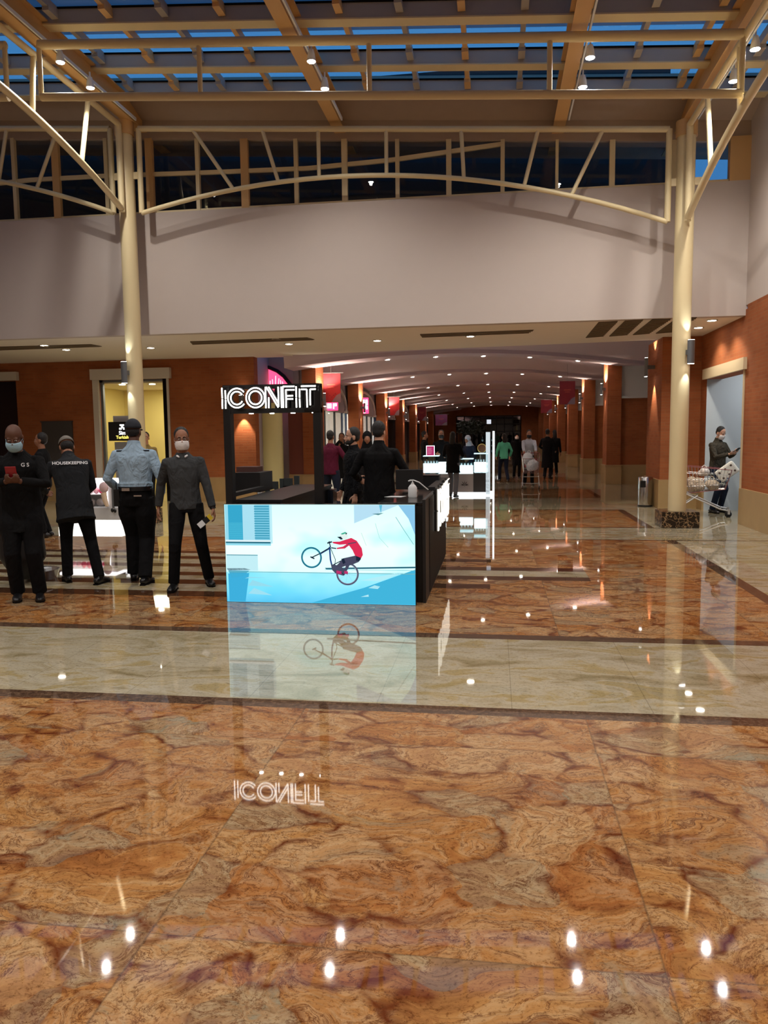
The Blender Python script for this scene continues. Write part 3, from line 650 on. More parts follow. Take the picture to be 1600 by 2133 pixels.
# left shop wall
w = MB(); w.box(-5.2, -5.05, 19.7, YEND, 2.36, 4.3)
for k in range(2, 7): w.box(-5.2, -5.05, LY[k]+.9, LY[k]+2.2, 0, 2.36)
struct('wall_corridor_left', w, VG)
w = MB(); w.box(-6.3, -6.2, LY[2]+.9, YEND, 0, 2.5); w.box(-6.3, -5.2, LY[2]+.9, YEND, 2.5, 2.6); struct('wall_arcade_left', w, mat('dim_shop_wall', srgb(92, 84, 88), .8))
lamp('AREA', (-6.4, 22.5, 2.9), 150, (1, .98, .95), 2.4, size_y=3); lamp('AREA', (-6.4, 28.7, 2.9), 150, (1, .98, .95), 2.4, size_y=3)
SHOPW = mat('shop_white', srgb(235, 232, 226), .6)
for k in range(2):
    y0, y1 = LY[k]+.95, LY[k+1]-.05
    w = MB(); w.box(-8.2, -8.1, y0, y1, 0, 3.0); w.box(-8.1, -5.2, y0, y0+.06, 0, 3.0); w.box(-8.1, -5.2, y1-.06, y1, 0, 3.0); w.box(-8.2, -5.2, y0, y1, 3.0, 3.08); struct('wall_shop', w, SHOPW)
    t = empty('glazed_shopfront', (-5.1, (y0+y1)/2, 0), ['glazed front of the nearer bright shop on the left of the corridor', 'glazed front of the farther bright shop on the left of the corridor'][k], 'shop front')
    for f in (0, .42, .7, 1):
        m = MB(); yy = y0+(y1-y0)*f; m.box(-5.13, -5.07, yy-.03, yy+.03, 0, 2.36); obj('frame_post', local(m, t), BLACK if 0 < f < 1 else WHITEP, t)
    m = MB(); m.box(-5.11, -5.1, y0, y1, 0, 2.36); obj('pane', local(m, t), GLASS, t)
    # stacked shelves with goods
    t = empty('shop_shelf', (-7.9, (y0+y1)/2, 0), ['white wall shelf with orange and cream goods in the nearer bright shop', 'white wall shelf with goods in the farther bright shop'][k], 'shelf')
    m = MB(); m.box(-8.08, -7.7, y1-.9, y1-.1, 0, .08)
    for z in (.6, 1.05, 1.5, 1.95, 2.3): m.box(-8.08, -7.7, y1-1.4, y1-.1, z, z+.03)
    obj('shelf_board', local(m, t), WHITEP, t)
    m = MB(); random.seed(k+3)
    for z in (.08, .63, 1.08, 1.53, 1.98):
        yy = y1-1.36
        while yy < y1-.2:
            wd = random.uniform(.06, .14); m.box(-8.0, -7.78, yy, yy+wd, z, z+random.uniform(.15, .33), random.randrange(3)); yy += wd+.02
    o = obj('goods', local(m, t), [mat('goods_orange', srgb(200, 120, 60), .6), mat('goods_cream', srgb(220, 200, 160), .6), mat('goods_brown', srgb(120, 80, 60), .6)], t); o['kind'] = 'stuff'
# arched mouldings over the shop fronts
for k in range(0, 6):
    y0, y1 = LY[k]+.95, LY[k+1]-.05; yc = (y0+y1)/2; m = MB()
    pts = [V((-5.02, yc-(y1-y0)/2*cos(pi*i/16), 2.4+.85*sin(pi*i/16)**.8)) for i in range(17)]
    m.tube(pts, .05, n=6); m.box(-5.05, -4.94, y0, y0+.25, 2.36, 2.44); m.box(-5.05, -4.94, y1-.25, y1, 2.36, 2.44)
    struct('trim_%d' % (10+k), m, mat('white_moulding', srgb(200, 194, 190), .7))
REDE = emit('red_neon', (1, .03, .10, 1), 3.2); WHE = emit('white_neon', (1, .9, .9, 1), 5)
def lit_sign(pos, w_, h_, lab, strokes, ry=0):
    t = empty('lit_shop_sign', pos, lab, 'sign', rz=ry); m = MB(); m.box(-w_/2, w_/2, 0, .06, -h_/2, h_/2); obj('sign_box', m, REDE, t, bevel=.01)
    m = MB()
    for a in strokes: m.box(a[0], a[1], -.012, 0, a[2], a[3])
    obj('lettering', m, WHE, t)
p = atX(692, 846, -4.9); lit_sign(p, .34, .26, 'small red lit sign with two white characters over the nearer bright shop', [(-.14, -.02, -.06, .08), (.03, .06, -.08, .08), (.08, .14, .0, .08)])
p = atX(761, 845, -4.9); lit_sign(p, .24, .60, 'tall red lit sign with white characters over the farther bright shop', [(-.09, -.02, .08, .22), (.02, .09, .02, .22), (-.02, .02, -.1, .0), (.03, .09, -.14, -.02)])
# banners
BR = mat('banner_red', srgb(140, 26, 38), .7); BG = mat('banner_grey', srgb(112, 106, 120), .7); BY = mat('banner_gold', srgb(186, 96, 66), .7); BP = mat('banner_purple', srgb(92, 46, 96), .7); BD = mat('banner_dark_red', srgb(112, 18, 34), .7)
def banner(x0, y0, x1, y1, Y, lab, base=BR):
    a = atY(x0, y0, Y); b = atY(x1, y1, Y); c = (a+b)/2; w2 = abs(b.x-a.x)/2; h2 = abs(a.z-b.z)/2
    t = empty('hanging_banner', c, lab, 'banner', 'banners along the corridor'); m = MB(); m.box(-w2, w2, 0, .01, -h2, h2); obj('cloth', m, base, t)
    m = MB(); m.poly([(w2*.0, -.003, -h2), (w2, -.003, -h2), (w2, -.003, -h2*.35), (w2*.55, -.003, -h2*.5), (w2*.2, -.003, -h2*.8)], 0)
    for i in range(5): m.ell((w2*(-.35+.2*i), -.004, -h2*(.62-.12*abs(i-2))), (w2*.07, .002, w2*.07), 8, 4, 1)
    m.box(-w2*.45, w2*.45, -.004, -.002, h2*.22, h2*.26, 2); m.box(-w2*.3, w2*.3, -.004, -.002, h2*.05, h2*.08, 2); m.box(-w2*.4, w2*.2, -.004, -.002, h2*.7, h2*.82, 1)
    obj('printed_pattern', m, [BG, BD, BY], t, fix=False)
    m = MB(); m.bar((-w2-.08, .005, h2+.02), (w2+.08, .005, h2+.02), .02, .02); obj('hanging_rod', m, GREY, t)
    m = MB(); zt_ = max(zv(c.x)+.3-c.z, h2+.05); m.bar((0, .005, h2), (0, .005, zt_), .006, .006); obj('hanging_wire', m, GREY, t)
banner(670, 779, 710, 838, 20.6, 'large red banner with grey lower corner, nearest on the left of the corridor')
banner(810, 828, 832, 865, 33.0, 'smaller red banner, second on the left of the corridor')
banner(870, 848, 888, 876, 42.0, 'dark red banner, third on the left of the corridor', BD)
banner(907, 864, 932, 886, 46.0, 'purple banner far down the left of the corridor', BP)
banner(1166, 794, 1198, 842, 27.0, 'red banner nearest on the right of the corridor', BD)
banner(1127, 833, 1150, 860, 38.0, 'dark red banner farther on the right of the corridor', BD)
# far end wall with glazed screen
YE = 64.0
w = MB(); xa, xb = atY(951, 880, YE).x, atY(1085, 880, YE).x; w.box(-8, xa, YE, YE+.3, 0, 4.4); w.box(xb, 8, YE, YE+.3, 0, 4.4); w.box(xa, xb, YE, YE+.3, atY(1000, 866, YE).z, 4.4); struct('wall_corridor_end', w, BRICK)
zt2 = atY(1000, 868, YE).z
t = empty('window_screen', ((xa+xb)/2, YE, 0), 'black framed glazed screen closing the far end of the corridor', 'window')
for i in range(9): m = MB(); X = xa+(xb-xa)*i/8; m.box(X-.04, X+.04, YE, YE+.08, 0, zt2); obj('frame_post', local(m, t), BLACK, t)
for z in (0, 1.75, 2.35, zt2): m = MB(); m.box(xa, xb, YE, YE+.08, z, z+.08); obj('frame_rail', local(m, t), BLACK, t)
m = MB(); m.box(xa, xb, YE+.04, YE+.05, 0, zt2); obj('pane', local(m, t), glass('dim_glass', (.22, .24, .28), 1), t)
w = MB(); w.box(xa-8, xb+8, YE+8, YE+8.2, 0, 7); tag(obj('far_backdrop', w, mat('dim_backdrop', srgb(96, 80, 60), .8)), 'dim backdrop added behind the glazed screen at the corridor end', 'wall')  # backdrop added to hide the blue sky behind the glazing
lamp('POINT', (.2, YE+4, 2.2), 14, (1, .85, .6), .2)
tx = empty('potted_tree', (atY(980, 900, 58).x, 58, 0), 'dark leafy indoor tree near the far end of the corridor', 'tree')
m = MB(); m.lathe([(.25, 0), (.33, .5), (.3, .52)], (0, 0, 0), 16); obj('pot', m, BLACK, tx, smooth=True)
m = MB(); m.tube([(0, 0, .5), (.03, 0, 1.2), (0, .02, 1.8)], .05, n=8); obj('trunk', m, mat('bark', srgb(60, 46, 34), .9), tx)
m = MB(); random.seed(5)
for i in range(420):
    a = random.uniform(0, 2*pi); r = random.uniform(0, 1)**.5*1.0; z = 2.0+random.uniform(-.55, .75)*(1-r*.4); c = V((r*cos(a), r*sin(a), z)); d = V((random.uniform(-1, 1), random.uniform(-1, 1), random.uniform(-1, .5))).normalized()*.14; e = d.orthogonal().normalized()*.05
    m.add([c-d, c+e, c+d, c-e], [(0, 1, 2, 3)])
obj('foliage', m, mat('dark_leaf', srgb(30, 44, 26), .7), tx, fix=False)
# ------------------------------------------------------------------ recess with the red arched sign, between wall_left and the first pillar
w = MB(); w.box(xe, -4.97, 19.8, 19.9, 2.45, 4.0); w.box(xe-.05, xe, YBL+.3, 19.9, 0, 3.9); struct('wall_recess_left', w, mat('pale_mauve_plaster', srgb(176, 166, 172), .8))
def RQ(x, y): return atY(x, y, 19.75)
t = empty('arched_shop_sign', RQ(570, 785), 'pink red lit arched shop sign behind the kiosk lettering', 'sign')
arc = [RQ(526, 765), RQ(545, 766), RQ(562, 770), RQ(578, 777), RQ(592, 788), RQ(606, 806)]
m = MB(); m.prism([RQ(526, 812)]+[a for a in arc]+[RQ(606, 812)], (0, .04, 0)); obj('sign_panel', local(m, t), emit('pink_sign', (1, .06, .16, 1), 1.6), t)
m = MB(); m.tube([a+V((0, -.03, .05)) for a in arc], .05, n=8); obj('arch_rim', local(m, t), BLACK, t)
m = MB(); random.seed(2)
for i in range(11): a = RQ(535+i*5.6, 803); m.bar(a+V((0, -.02, -.05)), a+V((random.uniform(-.03, .03), -.02, random.uniform(.1, .25))), .02, .01)
obj('lettering', local(m, t), emit('pink_letter', (1, .35, .42, 1), 2), t)
w = MB(); w.box(RQ(531, 900).x, RQ(548, 900).x, 19.8, 19.86, 0, 2.45); struct('wall_recess_gap', w, GAP)  # dark sheet stands in for the shade of the open gap
t = empty('display_column', (RQ(574, 900).x, 19.35, 0), 'round pale yellow display column behind the kiosk posts', 'column'); m = MB(); m.lathe([(.30, 0), (.30, 2.45)], (0, 0, 0), 32); obj('shaft', m, mat('pale_yellow', srgb(236, 230, 168), .5), t, smooth=True)
w = MB(); w.box(RQ(600, 900).x, -4.97, 19.8, 19.9, .6, 2.45); struct('wall_recess_brick', w, mat('red_brown_plaster', srgb(124, 66, 56), .8))
w = MB(); w.box(RQ(600, 900).x, -4.97, 19.76, 19.9, 0, .6); struct('baseboard_recess', w, STONE)
# ------------------------------------------------------------------ left shop with a white frame
TW = mat('white_trim', srgb(206, 198, 186), .6)
a = P(191, 769, YBL); b = P(355, 769, YBL); zb = P(280, 790, YBL).z
w = MB(); w.box(a.x, b.x+.02, YBL-.12, YBL, zb, P(280, 768, YBL).z); w.box(sx0-.10, sx0+.05, YBL-.06, YBL+.02, 0, zb); w.box(sx1-.06, sx1+.0, YBL-.03, YBL+.25, 0, zb); struct('trim_3', w, TW)
a2 = P(39, 775, YBL); w = MB(); w.box(-16, a2.x, YBL-.12, YBL, zd, a2.z); struct('trim_4', w, TW)
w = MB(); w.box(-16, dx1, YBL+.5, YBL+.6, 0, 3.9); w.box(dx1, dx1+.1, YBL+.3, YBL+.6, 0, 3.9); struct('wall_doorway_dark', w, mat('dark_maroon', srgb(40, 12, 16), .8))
YW = mat('warm_yellow_wall', srgb(222, 204, 130), .8)
w = MB(); w.box(sx0-1, sx1+1.5, YBL+3.2, YBL+3.3, 0, 3.4); w.box(sx0-1, sx0-.9, YBL+.3, YBL+3.2, 0, 3.4); w.box(sx1+1.4, sx1+1.5, YBL+.3, YBL+3.2, 0, 3.4); struct('wall_yellow_shop', w, YW)
w = MB(); w.box(sx0-1, sx1+1.5, YBL+.3, YBL+3.3, 3.0, 3.1); struct('ceiling_shop', w, mat('shop_ceiling', srgb(226, 214, 176), .8))
lamp('AREA', ((sx0+sx1)/2, YBL+1.7, 2.97), 46, (1, .9, .62), 1.5)
for i, (x, y) in enumerate(((255, 801), (317, 800), (240, 837), (314, 834))):
    p = atZ(x, y, 2.995)
    if p.y < YBL+3: downlight(p, 'round lamp in the yellow shop ceiling, '+['nearer left', 'nearer right', 'farther left', 'farther right'][i], 'yellow shop lamps', .08)
t = empty('shop_window', ((sx0+sx1)/2, YBL+.1, 0), 'glazed shop window in the white frame on the left brick wall', 'window')
m = MB(); m.box(sx0, sx1, YBL+.10, YBL+.11, 0, zb); obj('pane', local(m, t), GLASS, t)
m = MB(); m.box(P(340, 850, YBL).x, sx1, YBL+.02, YBL+.2, 0, zb); obj('dark_jamb', local(m, t), GAP, t)
m = MB(); m.box(sx0+.05, sx0+.12, YBL+.06, YBL+.15, 0, zb); m.box(sx0, sx1, YBL+.06, YBL+.15, zb-.06, zb); obj('frame', local(m, t), GREY, t)
# poster screen in the window
a = P(224, 879, YBL-.1); b = P(265, 918, YBL-.1)
t = empty('menu_screen', ((a.x+b.x)/2, YBL-.05, (a.z+b.z)/2), 'black lit screen with white and yellow letters in the shop window', 'screen')
m = MB(); m.box(a.x, b.x+.2, YBL-.07, YBL-.02, b.z, a.z); obj('panel', local(m, t), BLACKG, t)
m = MB()
for x0, x1, y0, y1 in ((249, 258, 884, 887), (252, 256, 887, 892), (248, 253, 891, 895), (256, 259, 890, 895)): q = P(x0, y0, YBL-.08); r_ = P(x1, y1, YBL-.08); m.box(q.x, r_.x, YBL-.078, YBL-.07, r_.z, q.z)
obj('symbol', local(m, t), emit('white_text', (1, 1, 1, 1), 1.5), t)
for txt, y, cl in (('Sim', 902, emit('white_text', (1, 1, 1, 1), 1.5)), ('Turkish', 911, emit('yellow_text', (1, .8, .15, 1), 1.2))):
    me = text_mesh(txt, .13 if txt == 'Sim' else .11, .002, .002); q = P(255, y, YBL-.08); o = obj('lettering', me, cl, t); o.location = q-V(t.location); o.rotation_euler = (pi/2, 0, 0)
a = P(226, 866, YBL-.1); b = P(262, 880, YBL-.1); m = MB(); m.box(a.x, b.x, YBL+.13, YBL+.16, b.z, a.z); tag(obj('poster', m, mat('pale_lilac', srgb(196, 192, 204), .6)), 'pale lilac poster just above the black lit screen in the shop window', 'poster')
a = P(229, 921, YBL-.1); b = P(262, 1020, YBL-.1); m = MB(); m.box(a.x, b.x, YBL+.14, YBL+.2, .0, a.z); tag(obj('display_board', m, mat('pale_board', srgb(176, 172, 176), .6)), 'tall pale display board below the black lit screen', 'board')
# grey notice board on the brick wall
a = P(88, 880, YBL); b = P(157, 990, YBL); m = MB(); m.box(a.x, b.x, YBL-.04, YBL, b.z, a.z); m.box(a.x-.03, b.x+.03, YBL-.05, YBL-.03, a.z, a.z+.03)
tag(obj('notice_board', m, mat('dark_grey_board', srgb(66, 62, 62), .7)), 'dark grey notice board on the brick wall behind the housekeeping man', 'board')
# litter bin
bp = V((3.22, 17.3, 0)); t = empty('litter_bin', bp, 'tall chrome litter bin by the brick wall end right of the corridor', 'bin')
m = MB(); m.lathe([(.15, 0), (.155, .02), (.155, .62), (.145, .64)], (0, 0, 0), 28); obj('body', m, CHROME, t, smooth=True)
m = MB(); m.lathe([(.158, 0), (.158, .03)], (0, 0, 0), 28); obj('base_ring', m, BLACK, t); m = MB(); m.box(-.13, -.02, -.158, -.10, .42, .56); obj('opening', m, BLACK, t)
# ------------------------------------------------------------------ black kiosk with the lit lettering
KX0, KX1, KY0, KY1 = -2.62, -.65, 7.19, 10.1
NEON = emit('letter_neon', (1, .96, .88, 1), 4.5)
def letter_strokes():     # each letter in a 1 high box, centre lines of the double tubes
    def arcp(cx, cy, r, a0, a1, n=18): return [(cx+r*cos(radians(a0+(a1-a0)*i/n)), cy+r*sin(radians(a0+(a1-a0)*i/n))) for i in range(n+1)]
    g = .085; L = []
    def line(*p): return list(p)
    I = [line((0, .0), (0, .46)), line((0, .50), (0, 1.0)), line((.17, .0), (.17, .42)), line((.17, .46), (.17, .88))]
    C = [arcp(.5, .5, .46, 38, 322, 26), arcp(.5, .5, .31, 30, 330, 22)]
    O = [arcp(.5, .5, .47, 0, 360, 28), arcp(.5, .5, .32, 0, 360, 24)]
    N = [line((0, 0), (0, 1.0)), line((.15, 0), (.15, .5)), line((.04, 1.0), (.62, .02)), line((.16, 1.0), (.62, .24)), line((.64, .05), (.64, 1.0)), line((.79, 0), (.79, 1.0))]
    F = [line((0, 0), (0, 1.0)), line((.15, 0), (.15, .86)), line((0, 1.0), (.58, 1.0)), line((.15, .84), (.58, .84)), line((.15, .56), (.5, .56)), line((.15, .41), (.5, .41))]
    T = [line((0, 1.0), (.72, 1.0)), line((0, .85), (.27, .85)), line((.45, .85), (.72, .85)), line((.28, .0), (.28, .85)), line((.44, .1), (.44, .85))]
    return [('I', I, .17), ('C', C, .86), ('O', O, .94), ('N', N, .79), ('F', F, .58), ('I', I, .17), ('T', T, .72)]
def lit_letters(name, origin, ux, uz, nrm, H, total, lab, rad, back=True, parent=None, glow=None):
    ux, uz, nrm = V(ux), V(uz), V(nrm); ls = letter_strokes(); wsum = sum(w for _, _, w in ls); gap = (total/H-wsum)/6
    sc = 1.0
    if gap < .08: sc = (total/H-.08*6)/wsum; gap = .08
    t = parent or empty(name, origin, lab, 'sign'); O = V(origin); x = 0
    base = V(t.location)
    for ch, st, w in ls:
        m = MB(); bk = MB()
        for s in st:
            pts = [O+ux*((x+px*sc)*H)+uz*(pz*H)+nrm*.035 for px, pz in s]-0 if False else [O+ux*((x+px*sc)*H)+uz*(pz*H)+nrm*.035 for px, pz in s]
            m.tube(pts, rad, n=8)
            if back: bk.tube([p-nrm*.03 for p in pts], rad*2.3, n=8)
        obj('neon_letter', local(m, t), glow or NEON, t, smooth=True)
        if back: obj('letter_backing', local(bk, t), BLACK, t)
        x += w*sc+gap
    return t
YS = 7.25
a = atY(466, 850, YS); b = atY(660, 846, YS)
SX0, SX1, SZ0, SZ1 = a.x, b.x, 1.872, 2.072
lit_letters('lit_letter_sign', (SX0, YS, SZ0), (1, 0, 0), (0, 0, 1), (0, -1, 0), SZ1-SZ0, SX1-SX0, 'white neon letter sign on top of the black kiosk posts', .0062)
t = empty('kiosk_gantry', ((SX0+SX1)/2, YS+.1, 0), 'tall black post frame that carries the lit letters', 'frame')
pl0, pl1 = atY(471, 950, YS+.08).x, atY(486, 950, YS+.08).x; pr0, pr1 = atY(655, 900, YS+.08).x, atY(671, 900, YS+.08).x
for x0, x1 in ((pl0, pl1), (pr0, pr1)):
    m = MB(); m.box(x0, x1, YS+.03, YS+.13, 0, SZ1+.02); obj('post', local(m, t), BLACK, t, bevel=.004)
m = MB(); m.box(pl0, pr1, YS+.04, YS+.12, SZ0-.045, SZ0+.0); m.box(pl0, pr1, YS+.04, YS+.12, SZ1-.01, SZ1+.03); obj('crossbar', local(m, t), BLACK, t)
m = MB(); m.box(SX1-.13, SX1+.02, YS+.02, YS+.05, SZ0-.04, SZ1+.03); m.box(SX0+.50, SX1-.13, YS+.05, YS+.07, SZ0-.02, SZ1); obj('sign_plate', local(m, t), BLACKG, t)
m = MB()
for i in range(4): m.lathe([(.022, 0), (.022, -.006)], (SX0+.25+i*.21, YS+.08, SZ0-.045), 12)
obj('spot_lens', local(m, t), WG, t)
# counters
RIB = mat('ribbed_black', srgb(20, 20, 22), .5)
t = empty('kiosk_counter', (-1.6, 8.6, 0), 'black kiosk counter behind the bright screen, open in the middle', 'counter')
m = MB(); m.box(KX1-.42, KX1-.03, 7.24, KY1-.05, 0, .93); obj('right_cabinet', local(m, t), BLACK, t)
m = MB(); m.box(KX1-.46, KX1-.03, 7.24, KY1-.02, .93, .96); obj('worktop', local(m, t), BLACKG, t, bevel=.004)
m = MB(); m.box(KX1-.03, KX1, 7.21, KY1, 0, .99)
for i in range(56): yy = 7.6+i*.045; m.box(KX1, KX1+.008, yy, yy+.022, .03, .97)
obj('side_panel', local(m, t), RIB, t)
m = MB(); m.box(KX0+.02, KX0+.45, 7.6, KY1-.1, 0, .93); m.box(KX0-.02, KX0+.48, 7.56, KY1-.08, .93, .96); obj('left_cabinet', local(m, t), BLACK, t)
m = MB(); m.box(KX0+.45, KX1-.9, 7.40, 7.55, 0, .90); obj('front_panel', local(m, t), BLACK, t)
for i in range(3): m = MB(); m.box(KX0-.09, KX0-.02, 7.6+i*.01, 8.6, .99-i*.09, 1.03-i*.09); obj('side_fin', local(m, t), BLACK, t)
# lettering along the right side
lit_letters('lit_letter_sign', (KX1+.012, 8.2, .57), (0, 1, 0), (0, 0, 1), (1, 0, 0), .45, 2.0, 'tall white lit letters standing on the right side of the black kiosk', .0075, glow=emit('side_letter_glow', (1, .93, .78, 1), 1.1))
t = empty('letter_board', (KX1-.05, 9.4, .96), 'raised black board behind the side lettering of the kiosk', 'board'); m = MB(); m.box(KX1-.08, KX1-.001, 8.40, 10.32, .99, 1.03); m.box(KX1-.08, KX1-.002, 10.16, 10.32, .5, .99); obj('board_panel', local(m, t), BLACK, t)
# dark cabinet and back-to-front letters on the far left side
t = empty('dark_cabinet', (-2.42, 8.3, 0), 'dark brown topped cabinet between the kiosk posts', 'cabinet')
a = atY(487, 985, 8.6); b = atY(543, 1040, 8.6); m = MB(); m.box(a.x, b.x, 8.6, 9.1, .96, a.z); obj('carcass', local(m, t), BLACK, t)
m = MB(); q = atY(498, 972, 8.9); r_ = atY(540, 985, 8.9); m.box(q.x, r_.x, 8.8, 9.05, a.z, q.z); obj('brown_box', local(m, t), mat('brown_box', srgb(72, 40, 34), .6), t)
t = empty('far_counter', (-2.0, 9.9, 0), 'low black counter at the back of the kiosk with letter shapes on it', 'counter')
a = atY(545, 1044, 9.9); b = atY(634, 1020, 9.9)
m = MB(); m.box(KX0+.52, b.x-.03, 9.85, 10.1, 0, b.z); obj('cabinet', local(m, t), mat('navy_black', srgb(16, 22, 34), .4), t)
m = MB()
for x0, x1, y0, y1 in ((553, 562, 1006, 1030), (562, 572, 1003, 1010), (572, 580, 1003, 1030), (583, 592, 997, 1028), (592, 604, 996, 1004), (604, 610, 996, 1026), (613, 624, 991, 1023), (590, 600, 1012, 1018)):
    q = atY(x0, y0, 10.05); r_ = atY(x1, y1, 10.05); m.box(q.x, r_.x, 10.03, 10.07, min(b.z, r_.z), q.z)
obj('letter_shape', local(m, t), mat('slate_black', srgb(36, 44, 46), .5), t)
q = atY(540, 985, 9.3); m = MB(); m.bar((q.x, 9.3, 0), (q.x, 9.3, .96), .04, .05); m.bar((q.x, 9.3, .96), (q.x-.03, 9.3, 1.16), .03, .05); m.bar((q.x-.03, 9.3, 1.16), (q.x-.09, 9.3, 1.16), .03, .03)
t = empty('white_stand', (q.x, 9.3, 0), 'white bent stand beside the dark cabinet in the kiosk', 'stand'); obj('bracket', local(m, t), WHITEP, t)
# things on the right counter
p = V((-.84, 7.86, .96)); t = empty('sanitizer_bottle', p, 'white pump bottle of hand sanitizer on the kiosk counter', 'bottle')
m = MB(); m.tube([(0, 0, 0), (0, 0, .012), (0, 0, .10), (0, 0, .125), (0, 0, .135)], [(.042, .026), (.046, .03), (.046, .03), (.03, .022), (.016, .016)], n=16); obj('body', m, WHITEP, t, smooth=True)
m = MB(); m.lathe([(.016, .135), (.016, .15), (.006, .152), (.006, .175)], (0, 0, 0), 12); m.box(-.03, .012, -.008, .008, .173, .183); obj('pump', m, WHITEP, t, smooth=True)
t = empty('paper_note', (-1.02, 7.95, .961), 'white sheet of paper on the kiosk counter', 'paper'); m = MB(); m.add([(-.12, -.06, 0), (.06, -.08, 0), (.10, .05, 0), (-.06, .06, 0), (-.12, -.06, .002), (.06, -.08, .002), (.10, .05, .002), (-.06, .06, .002)], [(3, 2, 1, 0), (4, 5, 6, 7), (0, 1, 5, 4), (1, 2, 6, 5), (2, 3, 7, 6), (3, 0, 4, 7)]); obj('sheet', m, WHITEP, t)
t = empty('counter_monitor', (-.93, 8.45, .96), 'black monitor seen from behind on the kiosk counter', 'monitor')
m = MB(); m.bar((-.16, 0, .15), (.14, .03, .15), .22, .02, up=(0, 1, 0)); obj('screen_back', m, BLACK, t, bevel=.004); m = MB(); m.box(-.02, .02, -.01, .03, 0, .12); m.box(-.08, .08, -.05, .07, 0, .012); obj('stand', m, BLACK, t)
t = empty('black_box', (-.80, 9.75, .96), 'plain black box at the far end of the kiosk counter', 'box'); m = MB(); m.box(-.16, .10, -.1, .2, 0, .12); obj('body', m, BLACK, t); m = MB(); m.box(-.165, .105, -.105, .205, .12, .13); obj('lid', m, BLACKG, t)
t = empty('flexible_arm', (-.84, 7.92, .96), 'thin white curved strip hanging over the counter edge', 'cable'); m = MB(); m.tube([(-.05, 0, .165), (0, 0, .175), (.06, .02, .15), (.11, .04, .105), (.15, .06, .07)], .006, n=8); obj('strip', m, WHITEP, t, smooth=True)
# ------------------------------------------------------------------ the bright LED screen
sa = atY(467, 1050, 7.17); W0, W1, SY, H1 = -2.59, -.735, 7.10, .957
t = empty('led_screen', ((W0+W1)/2, SY+.03, 0), 'large bright LED screen on the floor showing a cyclist on his back wheel', 'screen')
m = MB(); m.box(W0, W1, SY, SY+.07, 0, H1); obj('casing', local(m, t), BLACK, t)
PX0, PX1, PY0, PY1 = 75, 1310, 212, 845      # picture traced from a crop of the screen
def S(x, y, l): return V((W0+.004+(W1-W0-.008)*(x-PX0)/(PX1-PX0), SY-.0006-.0004*l, H1-.003-(H1-.006)*(y-PY0)/(PY1-PY0)))
def scr(name, r, g, b, s=1.0): return emit(name, srgb(r, g, b), s*.70)
# soft background: pale mint wall that fades to blue street
bg = bpy.data.materials.new('screen_background'); bg.use_nodes = True; nt = bg.node_tree; N = nt.nodes; L = nt.links; pn = N['Principled BSDF']; pn.inputs['Base Color'].default_value = (0, 0, 0, 1); pn.inputs['Roughness'].default_value = .5; pn.inputs['Specular IOR Level'].default_value = .2
tc = N.new('ShaderNodeTexCoord'); sx = N.new('ShaderNodeSeparateXYZ'); L.new(tc.outputs['Object'], sx.inputs[0])
zr_ = N.new('ShaderNodeMapRange'); zr_.inputs[1].default_value = 0; zr_.inputs[2].default_value = H1; L.new(sx.outputs[2], zr_.inputs[0])
rz = ramp(N, [(0, srgb(84, 186, 226)), (.12, srgb(126, 214, 240)), (.27, srgb(150, 224, 242)), (.305, srgb(150, 222, 236)), (.315, srgb(214, 252, 250)), (.6, srgb(226, 255, 246)), (1, srgb(206, 250, 244))]); L.new(zr_.outputs[0], rz.inputs[0])
nz = N.new('ShaderNodeTexNoise'); nz.inputs['Scale'].default_value = 1.6; nz.inputs['Detail'].default_value = 2; mp = N.new('ShaderNodeMapping'); mp.inputs['Scale'].default_value = (1, 1, 1.6); L.new(tc.outputs['Object'], mp.inputs[0]); L.new(mp.outputs[0], nz.inputs['Vector'])
rn = ramp(N, [(.34, srgb(206, 246, 252)), (.5, (1, 1, 1, 1))]); L.new(nz.outputs['Fac'], rn.inputs[0])
c = mixc(N, L, 1.0, rz.outputs[0], rn.outputs[0], 'MULTIPLY')
# bright glow of the sunlit wall in the middle of the picture
gx_ = N.new('ShaderNodeVectorMath'); gx_.operation = 'DISTANCE'; gx_.inputs[1].default_value = (.05, 0, .66); mp2 = N.new('ShaderNodeMapping'); mp2.inputs['Scale'].default_value = (1, 0, 1); L.new(tc.outputs['Object'], mp2.inputs[0]); L.new(mp2.outputs[0], gx_.inputs[0])
rg = ramp(N, [(.1, (.8, .8, .8, 1)), (.55, (0, 0, 0, 1))]); L.new(gx_.outputs['Value'], rg.inputs[0]); c = mixc(N, L, rg.outputs[0], c, (1, 1, .97, 1)) if False else c
L.new(c, pn.inputs['Emission Color']); pn.inputs['Emission Strength'].default_value = .86
sm = [bg]; ix = {}
def C_(r, g, b, s=1.0):
    k = (r, g, b, s)
    if k not in ix: ix[k] = len(sm); sm.append(scr('screen_colour_%d' % len(sm), r, g, b, s))
    return ix[k]
pm = MB()
def pol(pts, col, l=2): pm.poly([S(x, y, l) for x, y in pts], C_(*col))
def rect(x0, y0, x1, y1, col, l=2): pol([(x0, y0), (x1, y0), (x1, y1), (x0, y1)], col, l)
def stroke(pts, w, col, l=4):
    for a, b in zip(pts, pts[1:]):
        dx, dy = b[0]-a[0], b[1]-a[1]; q = math.hypot(dx, dy) or 1; nx, ny = -dy/q*w/2, dx/q*w/2; ex, ey = dx/q*w*.25, dy/q*w*.25
        pol([(a[0]+nx-ex, a[1]+ny-ey), (b[0]+nx+ex, b[1]+ny+ey), (b[0]-nx+ex, b[1]-ny+ey), (a[0]-nx-ex, a[1]-ny-ey)], col, l)
rect(PX0, PY0, PX1, PY1, (255, 255, 255), 0); pm.m[-1] = 0
